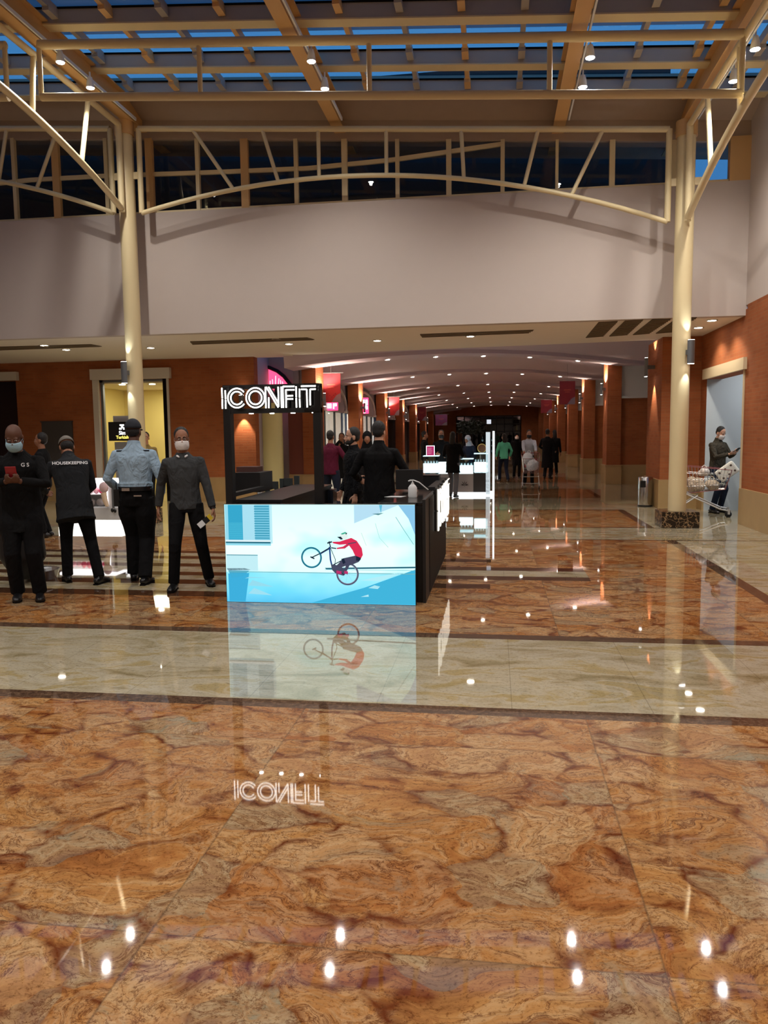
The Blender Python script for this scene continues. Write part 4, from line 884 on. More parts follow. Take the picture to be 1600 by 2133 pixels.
BL = (52, 168, 206); LB = (170, 226, 244)
rect(78, 214, 196, 440, BL); rect(196, 214, 276, 440, LB); rect(276, 214, 376, 440, (120, 200, 226)); rect(376, 214, 392, 462, (190, 240, 250))
rect(78, 214, 100, 440, (150, 220, 240), 3)
for i in range(14): rect(274, 222+i*15.6, 372, 228+i*15.6, (46, 150, 180), 3)
for i in range(18): rect(102, 330+i*6, 194, 332+i*6, (84, 196, 222), 3)
rect(78, 440, 380, 452, (225, 245, 250)); rect(78, 452, 380, 462, (40, 110, 130)); rect(78, 462, 380, 476, (150, 222, 240))
rect(80, 536, 290, 541, (70, 140, 160)); rect(80, 541, 290, 640, (196, 240, 248))
pol([(80, 626), (200, 624), (240, 634), (90, 640)], (30, 70, 90)); pol([(90, 640), (230, 640), (190, 676), (110, 690)], (70, 170, 205))
rect(90, 645, 1310, 650, (110, 180, 192), 3)
pol([(88, 660), (230, 655), (200, 842), (92, 842)], (60, 176, 222)); pol([(230, 680), (350, 684), (200, 690)], (150, 222, 240), 3); pol([(220, 738), (390, 742), (250, 700)], (150, 222, 240), 3); pol([(220, 790), (380, 798), (260, 752)], (160, 226, 244), 3)
pol([(640, 842), (980, 740), (1310, 618), (1310, 842)], (64, 182, 222)); pol([(960, 692), (1200, 640), (1240, 640), (1080, 696)], (180, 240, 250), 3); pol([(1010, 740), (1050, 722), (1085, 730), (1070, 746)], (170, 232, 246), 3); pol([(960, 798), (1010, 782), (1012, 796)], (180, 236, 248), 3)
pol([(730, 615), (1312, 600), (1312, 610), (740, 625)], (34, 100, 122), 3); rect(730, 624, 1310, 627, (120, 200, 210), 3)
pol([(925, 214), (1210, 214), (1120, 250), (925, 330)], (184, 226, 246)); pol([(1085, 214), (1105, 214), (1096, 268)], (100, 190, 220), 3); pol([(1040, 270), (1115, 264), (1080, 278)], (90, 140, 150), 3)
pol([(1205, 214), (1310, 214), (1310, 400), (1270, 300)], (140, 200, 236)); stroke([(1190, 290), (1240, 370), (1300, 460)], 4, (130, 190, 196), 3); stroke([(1060, 330), (1085, 420), (1140, 480)], 3, (170, 220, 216), 3); stroke([(970, 390), (1000, 470)], 3, (190, 225, 215), 3)
# bicycle and rider
TY = (24, 72, 104); DK = (22, 36, 58)
def wheel(cx, cy, r, w, col):
    n = 40
    for i in range(n):
        a0, a1 = 2*pi*i/n, 2*pi*(i+1)/n
        pol([(cx+(r-w)*cos(a0), cy+(r-w)*sin(a0)), (cx+r*cos(a0), cy+r*sin(a0)), (cx+r*cos(a1), cy+r*sin(a1)), (cx+(r-w)*cos(a1), cy+(r-w)*sin(a1))], col, 4)
wheel(645, 550, 68, 11, (22, 110, 138)); wheel(645, 550, 59, 3, (120, 190, 200)); wheel(877, 652, 73, 10, (84, 88, 112)); wheel(877, 652, 63, 3, (160, 180, 196))
for i in range(8): stroke([(877, 652), (877+60*cos(i*pi/4+.2), 652+60*sin(i*pi/4+.2))], 1, (150, 180, 196), 3)
stroke([(645, 550), (700, 524), (768, 484)], 7, DK); stroke([(700, 530), (765, 492)], 4, (40, 70, 130), 5); stroke([(640, 546), (662, 556)], 9, DK)
stroke([(762, 446), (770, 482)], 7, DK); stroke([(764, 482), (768, 560), (780, 615)], 10, (24, 60, 130)); stroke([(770, 488), (800, 560)], 4, DK); stroke([(776, 600), (850, 562)], 6, DK); stroke([(800, 560), (796, 600)], 4, DK)
pol([(770, 590), (830, 600), (880, 640), (850, 664), (800, 650), (778, 628)], (70, 76, 100), 5); stroke([(800, 625), (877, 652)], 6, DK)
RD = (222, 44, 84); GY = (70, 72, 96)
pol([(780, 448), (830, 446), (880, 430), (905, 422), (940, 440), (972, 488), (978, 530), (960, 562), (930, 540), (912, 500), (890, 470), (862, 490), (812, 494), (810, 486), (850, 478), (874, 462), (830, 466), (790, 458)], RD, 5)
stroke([(884, 460), (935, 450)], 6, GY, 6); stroke([(880, 466), (862, 488)], 5, (170, 60, 90), 6)
pol([(930, 534), (966, 556), (950, 575), (900, 596), (868, 600), (840, 610), (800, 606), (826, 580), (852, 552)], GY, 6); pol([(934, 536), (966, 548), (956, 568), (934, 566)], DK, 7)
pol([(838, 556), (856, 552), (866, 580), (850, 590)], DK, 7)
pol([(864, 576), (900, 580), (870, 640), (852, 636), (866, 604)], GY, 6)
pol([(806, 630), (840, 636), (838, 654), (806, 650)], (190, 50, 110), 7); pol([(858, 632), (882, 636), (878, 652), (856, 650)], (190, 50, 110), 7)
stroke([(836, 640), (856, 660)], 4, DK, 7)
pol([(832, 400), (856, 384), (880, 390), (884, 414), (872, 432), (852, 436), (836, 420)], (228, 244, 240), 6); pol([(838, 396), (868, 384), (876, 392), (846, 402)], (60, 180, 150), 7); pol([(814, 416), (838, 414), (852, 430), (838, 434)], DK, 7); pol([(866, 388), (880, 390), (872, 404)], DK, 7)
stroke([(752, 456), (778, 448)], 9, DK, 7); stroke([(776, 486), (806, 490)], 7, DK, 7)
obj('picture', local(pm, t), sm, t, fix=False)
# ------------------------------------------------------------------ white jewellery kiosk in the corridor
JY = 20.2
def J(x, y, Y=JY): return atY(x, y, Y)
CASE = emit('showcase_glow', (.80, .97, 1, 1), 2.2); WLIT = emit('white_case_light', (.93, .98, 1, 1), 1.6)
KW = mat('kiosk_white', srgb(205, 204, 206), .5); KG = mat('kiosk_dark_grey', srgb(74, 74, 76), .5)
x0, x1 = J(882, 1000).x, J(1026, 1000).x; zt_ = J(950, 987).z
t = empty('jewellery_kiosk', ((x0+x1)/2, JY+.8, 0), 'white jewellery kiosk with glowing glass cases in the corridor', 'kiosk')
xm = J(986, 1000).x; xn = J(1019, 1000).x
m = MB(); m.box(J(912, 1000).x, xm, JY, JY+.5, .09, zt_); obj('white_counter', local(m, t), KW, t, bevel=.005)
m = MB(); m.box(xm, xn, JY+.02, JY+.5, .09, zt_+.04); obj('grey_counter', local(m, t), KG, t)
m = MB(); m.box(x0, J(914, 1000).x, JY-.3, JY+.4, 0, zt_-.02); obj('black_counter', local(m, t), BLACK, t)
m = MB(); m.box(J(914, 1000).x, x1, JY-.02, JY+.5, 0, .03); m.box(J(914, 1000).x, x1, JY+.05, JY+.45, .03, .09); obj('lit_skirting', local(m, t), WLIT, t)
m = MB(); c_ = J(968, 1011)
for a in (90, 58, 122, 24, 156, 4, 176):
    d = V((cos(radians(a)), 0, sin(radians(a)))); L_ = .13 if 50 < a < 130 else .115; o_ = V((-d.z, 0, d.x))*.009
    q = V((c_.x, JY-.004, c_.z)); m.add([q, q+d*L_*.5+o_, q+d*L_, q+d*L_*.5-o_], [(0, 1, 2, 3)])
m.bar((c_.x, JY-.004, c_.z), (c_.x, JY-.004, c_.z-.03), .008, .004); obj('leaf_emblem', local(m, t), BLACK, t, fix=False)
for a, b in (((882, 951), (913, 985)), ((951, 957), (985, 987)), ((988, 946), (1016, 985))):
    p0, p1 = J(*a), J(*b); m = MB(); m.box(p0.x, p1.x, JY+.02, JY+.42, p1.z, p1.z+(p0.z-p1.z)*.55); obj('lit_case', local(m, t), CASE, t)
    m = MB(); m.box(p0.x-.005, p1.x+.005, JY+.01, JY+.43, p1.z, p0.z); obj('glass_case', local(m, t), glass('case_glass', (.8, .97, 1), 1), t)
    m = MB(); m.box(p0.x-.01, p1.x+.01, JY, JY+.44, p0.z, p0.z+.02); obj('case_rim', local(m, t), emit('rim_light', (.6, .9, 1, 1), 1.1), t)
    m = MB()
    for i in range(5): X = p0.x+(p1.x-p0.x)*(i+.5)/5; m.ell((X, JY+.1, p1.z+(p0.z-p1.z)*.66), (.022, .02, .03), 8, 6)
    obj('jewellery_bust', local(m, t), KW, t, smooth=True)
p0, p1 = J(914, 1000), J(951, 985); m = MB(); m.box(p0.x, p1.x, JY+.3, JY+.42, zt_, zt_+.3); obj('back_case', local(m, t), CASE, t)
m = MB(); m.box(J(1012, 1000).x, J(1021, 1000).x, JY+.02, JY+.12, .0, J(1016, 900).z); obj('white_post', local(m, t), emit('post_light', (.85, .95, 1, 1), .55), t)
m = MB(); m.box(J(1014, 900).x, J(1023, 900).x, JY+.02, JY+.12, J(1016, 900).z, J(1016, 883).z); obj('black_sign', local(m, t), BLACK, t)
m = MB(); m.box(J(1014, 900).x, J(1023, 900).x, JY+.02, JY+.12, J(1016, 883).z, J(1016, 874).z); obj('white_sign', local(m, t), emit('post_light2', (.85, .9, 1, 1), .6), t)
m = MB(); m.box(J(1026, 1000).x, J(1030, 1000).x, JY+.02, JY+.08, .0, J(1028, 898).z); obj('light_strip', local(m, t), WLIT, t)
p = J(896, 950, JY-.1); t = empty('menu_sign', (p.x, JY+.0, p.z), 'magenta sign with pale lines standing on the left glass case', 'sign')
m = MB(); m.box(-.11, .11, 0, .015, 0, .27); obj('frame', m, WLIT, t); m = MB(); m.box(-.095, .095, -.004, 0, .015, .255); obj('poster', m, emit('magenta_poster', (.32, .02, .10, 1), 1), t)
m = MB()
for i in range(5): m.box(-.07, .03+.01*(i % 3), -.006, -.004, .06+i*.035, .066+i*.035)
obj('printed_line', m, emit('poster_line', (.7, .4, .45, 1), 1), t)
p = J(1004, 935, JY+.3); t = empty('table_mirror', (p.x, JY+.3, J(1004, 946).z+.02), 'round gold framed mirror on the right glass case', 'mirror')
m = MB(); m.tube([(.11*cos(a*pi/12), 0, .13+.11*sin(a*pi/12)) for a in range(24)], .012, n=8, closed=True); obj('gold_rim', m, mat('gold', srgb(200, 160, 90), .3, .9), t, smooth=True)
m = MB(); m.lathe([(.10, -.004), (.10, .004)], (0, 0, .13), 24, axis='y'); obj('mirror_disc', m, mat('bronze_mirror', srgb(120, 80, 56), .3, .3), t); m = MB(); m.box(-.05, .05, -.04, .04, 0, .012); m.box(-.008, .008, -.008, .008, .0, .03); obj('foot', m, WHITEP, t)
# ------------------------------------------------------------------ accessory kiosk on the left
AY = 12.85; ax0, ax1 = atY(118, 1050, AY).x, atY(250, 1050, AY).x
t = empty('accessory_kiosk', ((ax0+ax1)/2, AY+.4, 0), 'white lit kiosk with shelves of pink and grey purses at the left', 'kiosk')
zz = lambda y: atY(212, y, AY).z
m = MB(); m.box(ax0, ax1, AY, AY+.8, zz(1083), zz(1058)); m.box(ax0, ax1, AY+.35, AY+.8, zz(1058), zz(1006)); m.box(atY(222, 1050, AY).x, ax1-.12, AY+.02, AY+.4, zz(1058), zz(1008)); obj('body', local(m, t), KW, t)
m = MB(); m.box(ax0, ax1, AY+.02, AY+.75, 0, zz(1083)); obj('plinth_light', local(m, t), emit('plinth_glow', (1, .97, .9, 1), 1.8), t)
m = MB(); m.box(ax0, ax1-.14, AY-.02, AY+.82, zz(1006), zz(1001)); m.box(atY(221, 1050, AY).x, atY(224, 1050, AY).x, AY-.0, AY+.05, zz(1052), zz(1008)); obj('top_light', local(m, t), emit('top_glow', (1, .95, .95, 1), 2.2), t)
m = MB(); m.box(ax0, atY(221, 1050, AY).x, AY+.02, AY+.35, zz(1031), zz(1030)); m.box(ax0, atY(221, 1050, AY).x, AY+.02, AY+.35, zz(1058), zz(1056)); obj('shelf', local(m, t), WHITEP, t)
cols = [srgb(220, 60, 110), srgb(230, 170, 180), srgb(60, 30, 50), srgb(235, 225, 225), srgb(150, 140, 138)]
random.seed(11); n = 0
for row, (y0, y1, s_) in enumerate(((1030, 1009, .07), (1056, 1033, .12))):
    X = ax0+.05
    while X < atY(217, 1050, AY).x:
        wd = random.uniform(.9, 1.1)*s_*1.3; c = 4 if row else random.randrange(4); h_ = (zz(y1)-zz(y0))*random.uniform(.7, .95)
        m = MB(); m.ell((0, 0, h_*.45), (wd*.5, .06, h_*.45), 12, 8); o = empty('purse', (X+wd/2, AY+.12, zz(y0)+.003), '%s purse, %s from the right end of the %s shelf of the left kiosk' % (['pink', 'pale pink', 'dark', 'white', 'grey'][c], 'PLACE', ['upper', 'lower'][row]), 'purse', 'purses on the left kiosk')
        obj('pouch', m, mat('purse_%d' % c, cols[c], .6), o, smooth=True); m = MB(); m.tube([(-wd*.25, 0, h_*.8), (0, 0, h_*1.0), (wd*.25, 0, h_*.8)], .004, n=6); obj('clasp', m, CHROME, o); X += wd+.01; n += 1
nth = ['first', 'second', 'third', 'fourth', 'fifth', 'sixth', 'seventh', 'eighth', 'ninth', 'tenth', 'eleventh', 'twelfth']
for row in ('upper', 'lower'):
    ps_ = sorted([o for o in bpy.data.objects if o.get('category') == 'purse' and row in o['label']], key=lambda o: -o.location.x)
    for i, o in enumerate(ps_): o['label'] = o['label'].replace('PLACE', nth[i])
t = empty('hanging_doll', (atY(228, 1060, AY-.05).x, AY-.045, zz(1064)), 'pale pink fabric doll shape hanging on the front of the left kiosk', 'toy')
m = MB(); m.ell((-.09, 0, .42), (.085, .05, .10), 14, 10); obj('head', m, mat('doll_pink', srgb(220, 190, 190), .8), t, smooth=True)
m = MB(); m.tube([(-.10, 0, .33), (-.08, 0, .2), (-.04, 0, .08)], [.05, .045, .03], n=10); obj('body', m, mat('doll_cream', srgb(226, 200, 170), .8), t, smooth=True)
t = empty('hanging_tassel', (atY(236, 1060, AY-.05).x, AY-.05, zz(1067)), 'black bow at the end of a grey strip on the left kiosk', 'ornament')
m = MB(); m.box(-.02, .02, 0, .02, .08, .42); obj('strip', m, GREY, t); m = MB(); m.ell((-.02, 0, .04), (.03, .02, .04), 8, 6); m.ell((.03, 0, .03), (.03, .02, .035), 8, 6); obj('bow', m, BLACK, t, smooth=True)
# ------------------------------------------------------------------ people
SKIN_D = mat('skin_dark', srgb(92, 58, 42), .55, var=.06); SKIN_M = mat('skin_brown', srgb(150, 102, 76), .55, var=.06); SKIN_L = mat('skin_light', srgb(196, 148, 122), .55, var=.05)
HAIR = mat('black_hair', srgb(20, 16, 15), .6, bump=.6, bscale=120); EYEM = mat('eye_dark', srgb(28, 20, 18), .3); EYEW = mat('eye_white', srgb(220, 214, 206), .4)
MASKB = mat('mask_blue', srgb(160, 196, 214), .8, bump=.3, bscale=30); MASKW = mat('mask_white', srgb(222, 216, 214), .8, bump=.3, bscale=30)
SHOE = mat('black_leather', srgb(20, 20, 22), .3); LIPM = mat('lip', srgb(130, 74, 64), .5)
def ik(a, b, l1, l2, pole):
    d = b-a; L_ = d.length
    if L_ > (l1+l2)*.999: b = a+d.normalized()*(l1+l2)*.999; d = b-a; L_ = d.length
    x = (l1*l1-l2*l2+L_*L_)/(2*L_); h = sqrt(max(l1*l1-x*x, 0)); n = d.normalized(); p = V(pole)-n*V(pole).dot(n)
    p = p.normalized() if p.length > 1e-6 else n.orthogonal().normalized()
    return a+n*x+p*h, b
def person(lab, base, face, H=1.75, top=None, bottom=None, skin=SKIN_M, shoes=SHOE, near=False, lean=0, side=0, bulk=1.0, feet=None, hands=None, poles=(None, None), head=(0, 0), hair='short', mask=None, cap=None, legs_r=1.0, long_top=0, curl=.5, beard=False, palm=None, sleeve=1.0, hem=.86, legpole=(0, 1, 0), collar=None, knit=False, hunch=0):
    s = H/1.75; t = empty('person', (base[0], base[1], 0), lab, 'person', rz=radians(face)+pi, scale=s)
    vox = .0075 if near else .013
    fl_, fr_ = (feet or ((-.10, .0), (.10, .0)))[:2]
    fl3 = V((fl_[0], fl_[1], .085+(fl_[2] if len(fl_) > 2 else 0))); fr3 = V((fr_[0], fr_[1], .085+(fr_[2] if len(fr_) > 2 else 0)))
    hx = (fl_[0]+fr_[0])/2*.6; hy = (fl_[1]+fr_[1])/2*.8
    reach = .845; hz = .915
    for f, sx_ in ((fl3, -.09), (fr3, .09)):
        dx = f.x-(hx+sx_); dy = f.y-hy; hz = min(hz, f.z+sqrt(max(reach**2-dx*dx-dy*dy, .3)))
    pel = V((hx, hy, hz)); dz = hz-.915
    Rl = Matrix.Rotation(-lean, 4, 'X') @ Matrix.Rotation(side, 4, 'Y')
    def tr(x, y, z):      # torso space (z as in upright 1.75 m figure) to figure space
        y = y+hunch*max(0, z-1.2)**1.2
        return pel + Rl @ V((x, y, z-.915))
    sh = [tr(-.170*bulk**.5, -.005, 1.385), tr(.170*bulk**.5, -.005, 1.385)]
    hd = hands or (None, None); el = []; wr = []
    for i in (0, 1):
        sg = -1 if i == 0 else 1
        tgt = V(hd[i]) if hd[i] is not None else V((sh[i].x+sg*.09, sh[i].y+.05, sh[i].z-.53))
        if hd[i] is not None: tgt = V((tgt.x, tgt.y, tgt.z))
        e_, w_ = ik(sh[i], tgt, .285, .255, poles[i] or (sg*.6, -1, -.2)); el.append(e_); wr.append(w_)
    kn = []; an = []
    for f, sx_ in ((fl3, -.09), (fr3, .09)):
        k_, a_ = ik(pel+V((sx_, 0, -.02)), f, .425, .42, legpole); kn.append(k_); an.append(a_)
    hips = [pel+V((-.09, 0, -.02)), pel+V((.09, 0, -.02))]
    nk = tr(0, .0, 1.49); Rh = Rl @ Matrix.Rotation(head[0], 4, 'Z') @ Matrix.Rotation(head[1], 4, 'X')
    hunch_y = hunch*max(0, 1.53-1.2)**1.2
    hc0 = pel + Rl @ V((0, .015+hunch_y, 1.53-.915))
    def hp(x, y, z): return hc0 + Rh @ V((x, y, z))      # head space, origin at the top of the neck
    b = MB(); SX_ = Rl @ V((1, 0, 0))
    def ring_torso(m, zs, k=1.0):
        m.tube([tr(0, yy, z) for z, rx, ry, yy in zs], [(rx*k*(bulk if z < 1.4 else bulk**.5), ry*k*(bulk if z < 1.4 else 1)) for z, rx, ry, yy in zs], n=20, side=SX_)
    TS = [(.90, .155, .11, 0), (1.0, .15, .105, .0), (1.1, .14, .10, .005), (1.22, .155, .112, .01), (1.33, .165, .112, .005), (1.39, .145, .095, 0), (1.44, .095, .075, 0), (1.49, .06, .06, 0)]
    ring_torso(b, TS, .9)
    b.tube([tr(0, -.005, 1.44), tr(0, 0, 1.5), hc0+Rh@V((0, .0, .03))], [.062, .056, .055], n=14)
    # head: skull, face, jaw, nose, ears, brow, lips
    hrot = Rh.to_3x3()
    b.ell(hp(0, -.008, .135), (.073, .092, .088), 20, 14, rot=hrot); b.ell(hp(0, .025, .075), (.060, .062, .080), 18, 12, rot=hrot)
    b.ell(hp(0, .048, .022), (.034, .034, .028), 14, 8, rot=hrot)
    b.tube([hp(0, .082, .115), hp(0, .098, .083), hp(0, .108, .068)], [.009, .012, .014], n=8); b.ell(hp(0, .096, .063), (.019, .014, .011), 10, 6, rot=hrot)
    for sg in (-1, 1):
        b.ell(hp(sg*.074, -.012, .085), (.010, .022, .034), 10, 8, rot=hrot)
        b.ell(hp(sg*.027, .076, .122), (.024, .014, .010), 10, 6, rot=hrot)
        b.ell(hp(sg*.036, .062, .07), (.024, .022, .026), 10, 6, rot=hrot)
    b.ell(hp(0, .084, .036), (.024, .014, .012), 10, 6, rot=hrot)
    for i in (0, 1):
        b.ell(sh[i], (.048, .050, .050), 12, 8); b.tube([sh[i], sh[i].lerp(el[i], .5), el[i], el[i].lerp(wr[i], .4), wr[i]], [.05, .044, .037, .036, .025], n=12)
        b.tube([hips[i], hips[i].lerp(kn[i], .5), kn[i], kn[i].lerp(an[i], .35), an[i]], [.082, .07, .052, .048, .036], n=12)
    # hands
    hand_pts = []
    for i in (0, 1):
        sg = -1 if i == 0 else 1; d = (wr[i]-el[i]).normalized(); pn = V((palm[i] if palm and palm[i] else (-sg, 0, 0)))
        pn = (pn-d*pn.dot(d)); pn = pn.normalized() if pn.length > 1e-4 else d.orthogonal(); sd = d.cross(pn).normalized()
        # thumb side: towards the body's front
        if sd.y < 0 and abs(sd.y) > .2: sd = -sd
        elif abs(sd.y) <= .2 and sd.z < 0: sd = -sd
        p0 = wr[i]; b.tube([p0-d*.01, p0+d*.025, p0+d*.06, p0+d*.092], [(.024, .017), (.034, .016), (.041, .015), (.039, .013)], n=12, side=sd)
        for j, (o_, L_) in enumerate(((.030, .070), (.010, .078), (-.010, .073), (-.030, .058))):
            q = p0+d*.088+sd*o_; pts = [q-d*.02, q]; dd = d.copy(); a_ = 0
            for seg in (.42, .32, .26):
                a_ += curl*(.7 if seg == .42 else .9); dd = d*cos(a_)+pn*sin(a_); q = q+dd*L_*seg; pts.append(q)
            b.tube(pts, [.0092, .0092, .0086, .0080, .0068], n=8)
        q = p0+d*.022+sd*.028; pts = [q, q+sd*.022+d*.018+pn*.006, q+sd*.034+d*.044+pn*.018, q+sd*.034+d*.066+pn*.03]
        b.tube(pts, [.013, .012, .0105, .008], n=8); hand_pts.append((p0+d*.09+pn*.025, d, pn, sd))
    body = obj('body', fuse(b, .0065 if near else .011, 2), skin, t, smooth=2)
    # clothes
    m = MB(); k = 1.0
    ts = [(hem, .168, .124, 0), (hem+.06, .170, .125, 0), (1.0, .163, .12, .0), (1.1, .155, .117, .005), (1.22, .168, .127, .01), (1.32, .182, .130, .004), (1.375, .172, .116, 0), (1.415, .142, .10, -.004), (1.445, .105, .086, -.006), (1.47, .078, .074, -.006), (1.49, .066, .066, -.004)]
    if long_top: ts = [(hem-long_top, .19, .15, 0)]+ts
    ring_torso(m, ts)
    for i in (0, 1):
        m.ell(sh[i]+V((0, 0, -.008)), (.060, .064, .060), 14, 10); wl = el[i].lerp(wr[i], .94)
        r2 = .034 if sleeve else .03
        if sleeve >= 1: m.tube([sh[i].lerp(tr(0, 0, 1.38), .25), sh[i], sh[i].lerp(el[i], .5), el[i], el[i].lerp(wr[i], .45), wl], [.058, .062, .058, .050, .047, .041], n=14)
        else: m.tube([sh[i].lerp(tr(0, 0, 1.38), .25), sh[i], sh[i].lerp(el[i], .5), sh[i].lerp(el[i], .8)], [.066, .068, .060, .054], n=14)
    if collar: m.tube([tr(0, 0, 1.46), tr(0, .002, 1.50), tr(0, .006, 1.525)], [(.08, .075), (.070, .068), (.067, .066)], n=16, side=SX_)
    obj('top', fuse(m, vox, 3), top, t, smooth=2)
    m = MB(); m.tube([pel+Rl@V((0, 0, .10)), pel, pel+V((0, 0, -.08))], [(.150*bulk, .112*bulk), (.158*bulk, .120*bulk), (.150*bulk, .115)], n=18, side=(1, 0, 0))
    for i in (0, 1):
        q = legs_r; m.tube([hips[i]+V((0, 0, .03)), hips[i].lerp(kn[i], .35), hips[i].lerp(kn[i], .75), kn[i], kn[i].lerp(an[i], .4), kn[i].lerp(an[i], .85), kn[i].lerp(an[i], 1.02)], [.094*bulk, .088*q*bulk, .074*q, .068*q, .063*q, .060*q, .060*q], n=14)
    obj('trousers', fuse(m, vox, 3), bottom, t, smooth=2)
    for i, f in enumerate((fl_, fr_)):
        a = an[i]; m = MB(); zb = a.z-.085; tw = f[3] if len(f) > 3 else (-.18 if i == 0 else .18); 
        rr = Matrix.Rotation(-tw, 4, 'Z')
        def fp(y, z): return V((a.x, a.y, zb)) + rr @ V((0, y, z))
        m.tube([fp(-.085, .03), fp(-.075, .04), fp(-.03, .05), fp(.04, .045), (fp(.11, .034)), fp(.165, .028), fp(.19, .022)], [(.02, .02), (.034, .036), (.038, .048), (.040, .043), (.046, .033), (.038, .026), (.018, .014)], n=14, side=rr@V((1, 0, 0)))
        m.tube([fp(0, .05), fp(0, .11)], [.044, .046], n=12)
        o = obj('shoe', fuse(m, .008, 2), shoes, t, smooth=2)
        if near: m = MB(); m.prism([fp(y, -.0)+rr@V((x, 0, 0)) for x, y in ((-.028, -.085), (.028, -.085), (.032, 0), (.046, .1), (.034, .17), (0, .195), (-.034, .17), (-.046, .1), (-.032, 0))], (0, 0, .016)); obj('sole', m, GAP, o)
    # hair, cap, mask, eyes
    if hair in ('short', 'long', 'fringe'):
        m = MB(); m.ell(hp(0, -.022, .145), (.080, .090, .092), 20, 14, rot=hrot); m.ell(hp(0, -.045, .10), (.070, .062, .07), 16, 10, rot=hrot)
        if hair != 'short': m.tube([hp(0, -.05, .16), hp(0, -.07, .06), hp(0, -.075, -.05), hp(0, -.07, -.16)], [(.07, .06), (.078, .055), (.082, .05), (.06, .03)], n=14, side=hrot@V((1, 0, 0)))
        obj('hair', fuse(m, .008, 2), HAIR, t, smooth=2)
    if hair == 'scarf':
        m = MB(); m.ell(hp(0, -.018, .135), (.092, .104, .108), 20, 14, rot=hrot); m.ell(hp(0, -.01, .03), (.086, .085, .075), 16, 10, rot=hrot)
        m.tube([hp(0, -.02, .05), tr(0, -.01, 1.48), tr(0, -.02, 1.40)], [(.085, .085), (.11, .095), (.15, .11)], n=16, side=SX_)
        obj('head_scarf', fuse(m, .009, 3), cap or HAIR, t, smooth=2)
        m = MB(); m.ell(hp(0, .068, .085), (.052, .036, .066), 16, 10, rot=hrot); obj('face', m, skin, body, smooth=True)
    if beard:
        m = MB(); m.ell(hp(0, .036, .028), (.062, .058, .044), 16, 10, rot=hrot); m.ell(hp(0, .07, .022), (.034, .03, .03), 12, 8, rot=hrot)
        for sg in (-1, 1): m.ell(hp(sg*.056, .006, .06), (.014, .03, .045), 10, 8, rot=hrot)
        obj('beard', fuse(m, .007, 2), HAIR, t, smooth=2)
    if cap and hair != 'scarf':
        m = MB(); vs = []; n_ = 24; mm = 7; c = V((0, -.012, .125))
        for j in range(mm+1):
            th = pi/2*j/mm
            for q in range(n_):
                a = 2*pi*q/n_; vs.append(hp(c.x+.086*cos(a)*cos(th), c.y+.104*sin(a)*cos(th), c.z+.105*sin(th)+.005))
        fs = [(j*n_+q, j*n_+(q+1) % n_, (j+1)*n_+(q+1) % n_, (j+1)*n_+q) for j in range(mm) for q in range(n_)]
        m.add(vs, fs); o = obj('cap', m, cap, t, smooth=2); sd_ = o.modifiers.new('thick', 'SOLIDIFY'); sd_.thickness = .004
        m = MB(); m.prism([hp(x, y, .118+z) for x, y, z in [(-.07, .06, 0), (-.06, .12, -.008), (-.03, .155, -.014), (.03, .155, -.014), (.06, .12, -.008), (.07, .06, 0)]], hrot@V((0, 0, .005))); obj('brim', m, cap, o)
        if hair == 'capback': m = MB(); m.ell(hp(0, -.03, .10), (.074, .075, .06), 16, 10, rot=hrot); obj('hair', m, HAIR, t, smooth=True)
    if mask:
        m = MB(); vs = []; nx, nz = 12, 8
        for j in range(nz+1):
            for q in range(nx+1):
                u = -1+2*q/nx; v_ = j/nz; a = u*1.25; z = -.012+.092*v_; r_ = .072+.012*sin(pi*v_)-.006*(1-v_); px = r_*sin(a)*.98; py = .022+(.088+.012*sin(pi*v_))*cos(a)*(1-.12*(1-v_))
                vs.append(hp(px, py, z+.012*(1-abs(u))*(v_-.2)))
        m.add(vs, [(j*(nx+1)+q, j*(nx+1)+q+1, (j+1)*(nx+1)+q+1, (j+1)*(nx+1)+q) for j in range(nz) for q in range(nx)])
        for sg in (-1, 1):
            for z in (.0, .075): m.tube([hp(sg*.066, .04, z), hp(sg*.074, .01, (z+.09)/2), hp(sg*.080, -.015, .09)], .002, n=5)
        o = obj('face_mask', m, mask, t, smooth=2); sd_ = o.modifiers.new('thick', 'SOLIDIFY'); sd_.thickness = .003
    for sg in (-1, 1):
        m = MB(); m.ell(hp(sg*.028, .079, .104), (.012, .007, .0065), 10, 6, rot=hrot); o = obj('eye', m, EYEW, body, smooth=True)
        m = MB(); m.ell(hp(sg*.028, .0845, .104), (.005, .003, .005), 8, 5, rot=hrot); obj('iris', m, EYEM, o, smooth=True)
        if hair: m = MB(); m.tube([hp(sg*.012, .090, .124), hp(sg*.030, .088, .129), hp(sg*.046, .074, .122)], .0038, n=6); obj('eyebrow', m, HAIR, body)
    if not mask: m = MB(); m.tube([hp(-.020, .093, .037), hp(0, .099, .038), hp(.020, .093, .037)], .0042, n=6); obj('lips', m, LIPM, body)
    t_w = Matrix.Translation((base[0], base[1], 0)) @ Matrix.Rotation(radians(face)+pi, 4, 'Z') @ Matrix.Scale(s, 4)
    return dict(t=t, hands=hand_pts, tr=tr, hp=hp, M=t_w, body=body, wr=wr, el=el, pel=pel, an=an, Rl=Rl, rz=radians(face)+pi)
def feet_at(fx, fy): p = atZ(fx, fy, 0); return p
BLKC = folds('black_cloth', srgb(9, 9, 11)); CHARC = folds('charcoal_cloth', srgb(27, 29, 32)); BLUEC = folds('light_blue_shirt', srgb(152, 176, 196), .8, 7); BTR = folds('black_trousers', srgb(8, 8, 11), .5)
GREYK = folds('grey_knit', srgb(60, 62, 64), .6, 6); OLIVE = folds('olive_jacket', srgb(62, 56, 46), .9, 8); BURG = folds('burgundy_shirt', srgb(84, 20, 44), .6); NAVY = folds('navy_denim', srgb(26, 34, 52), .6)
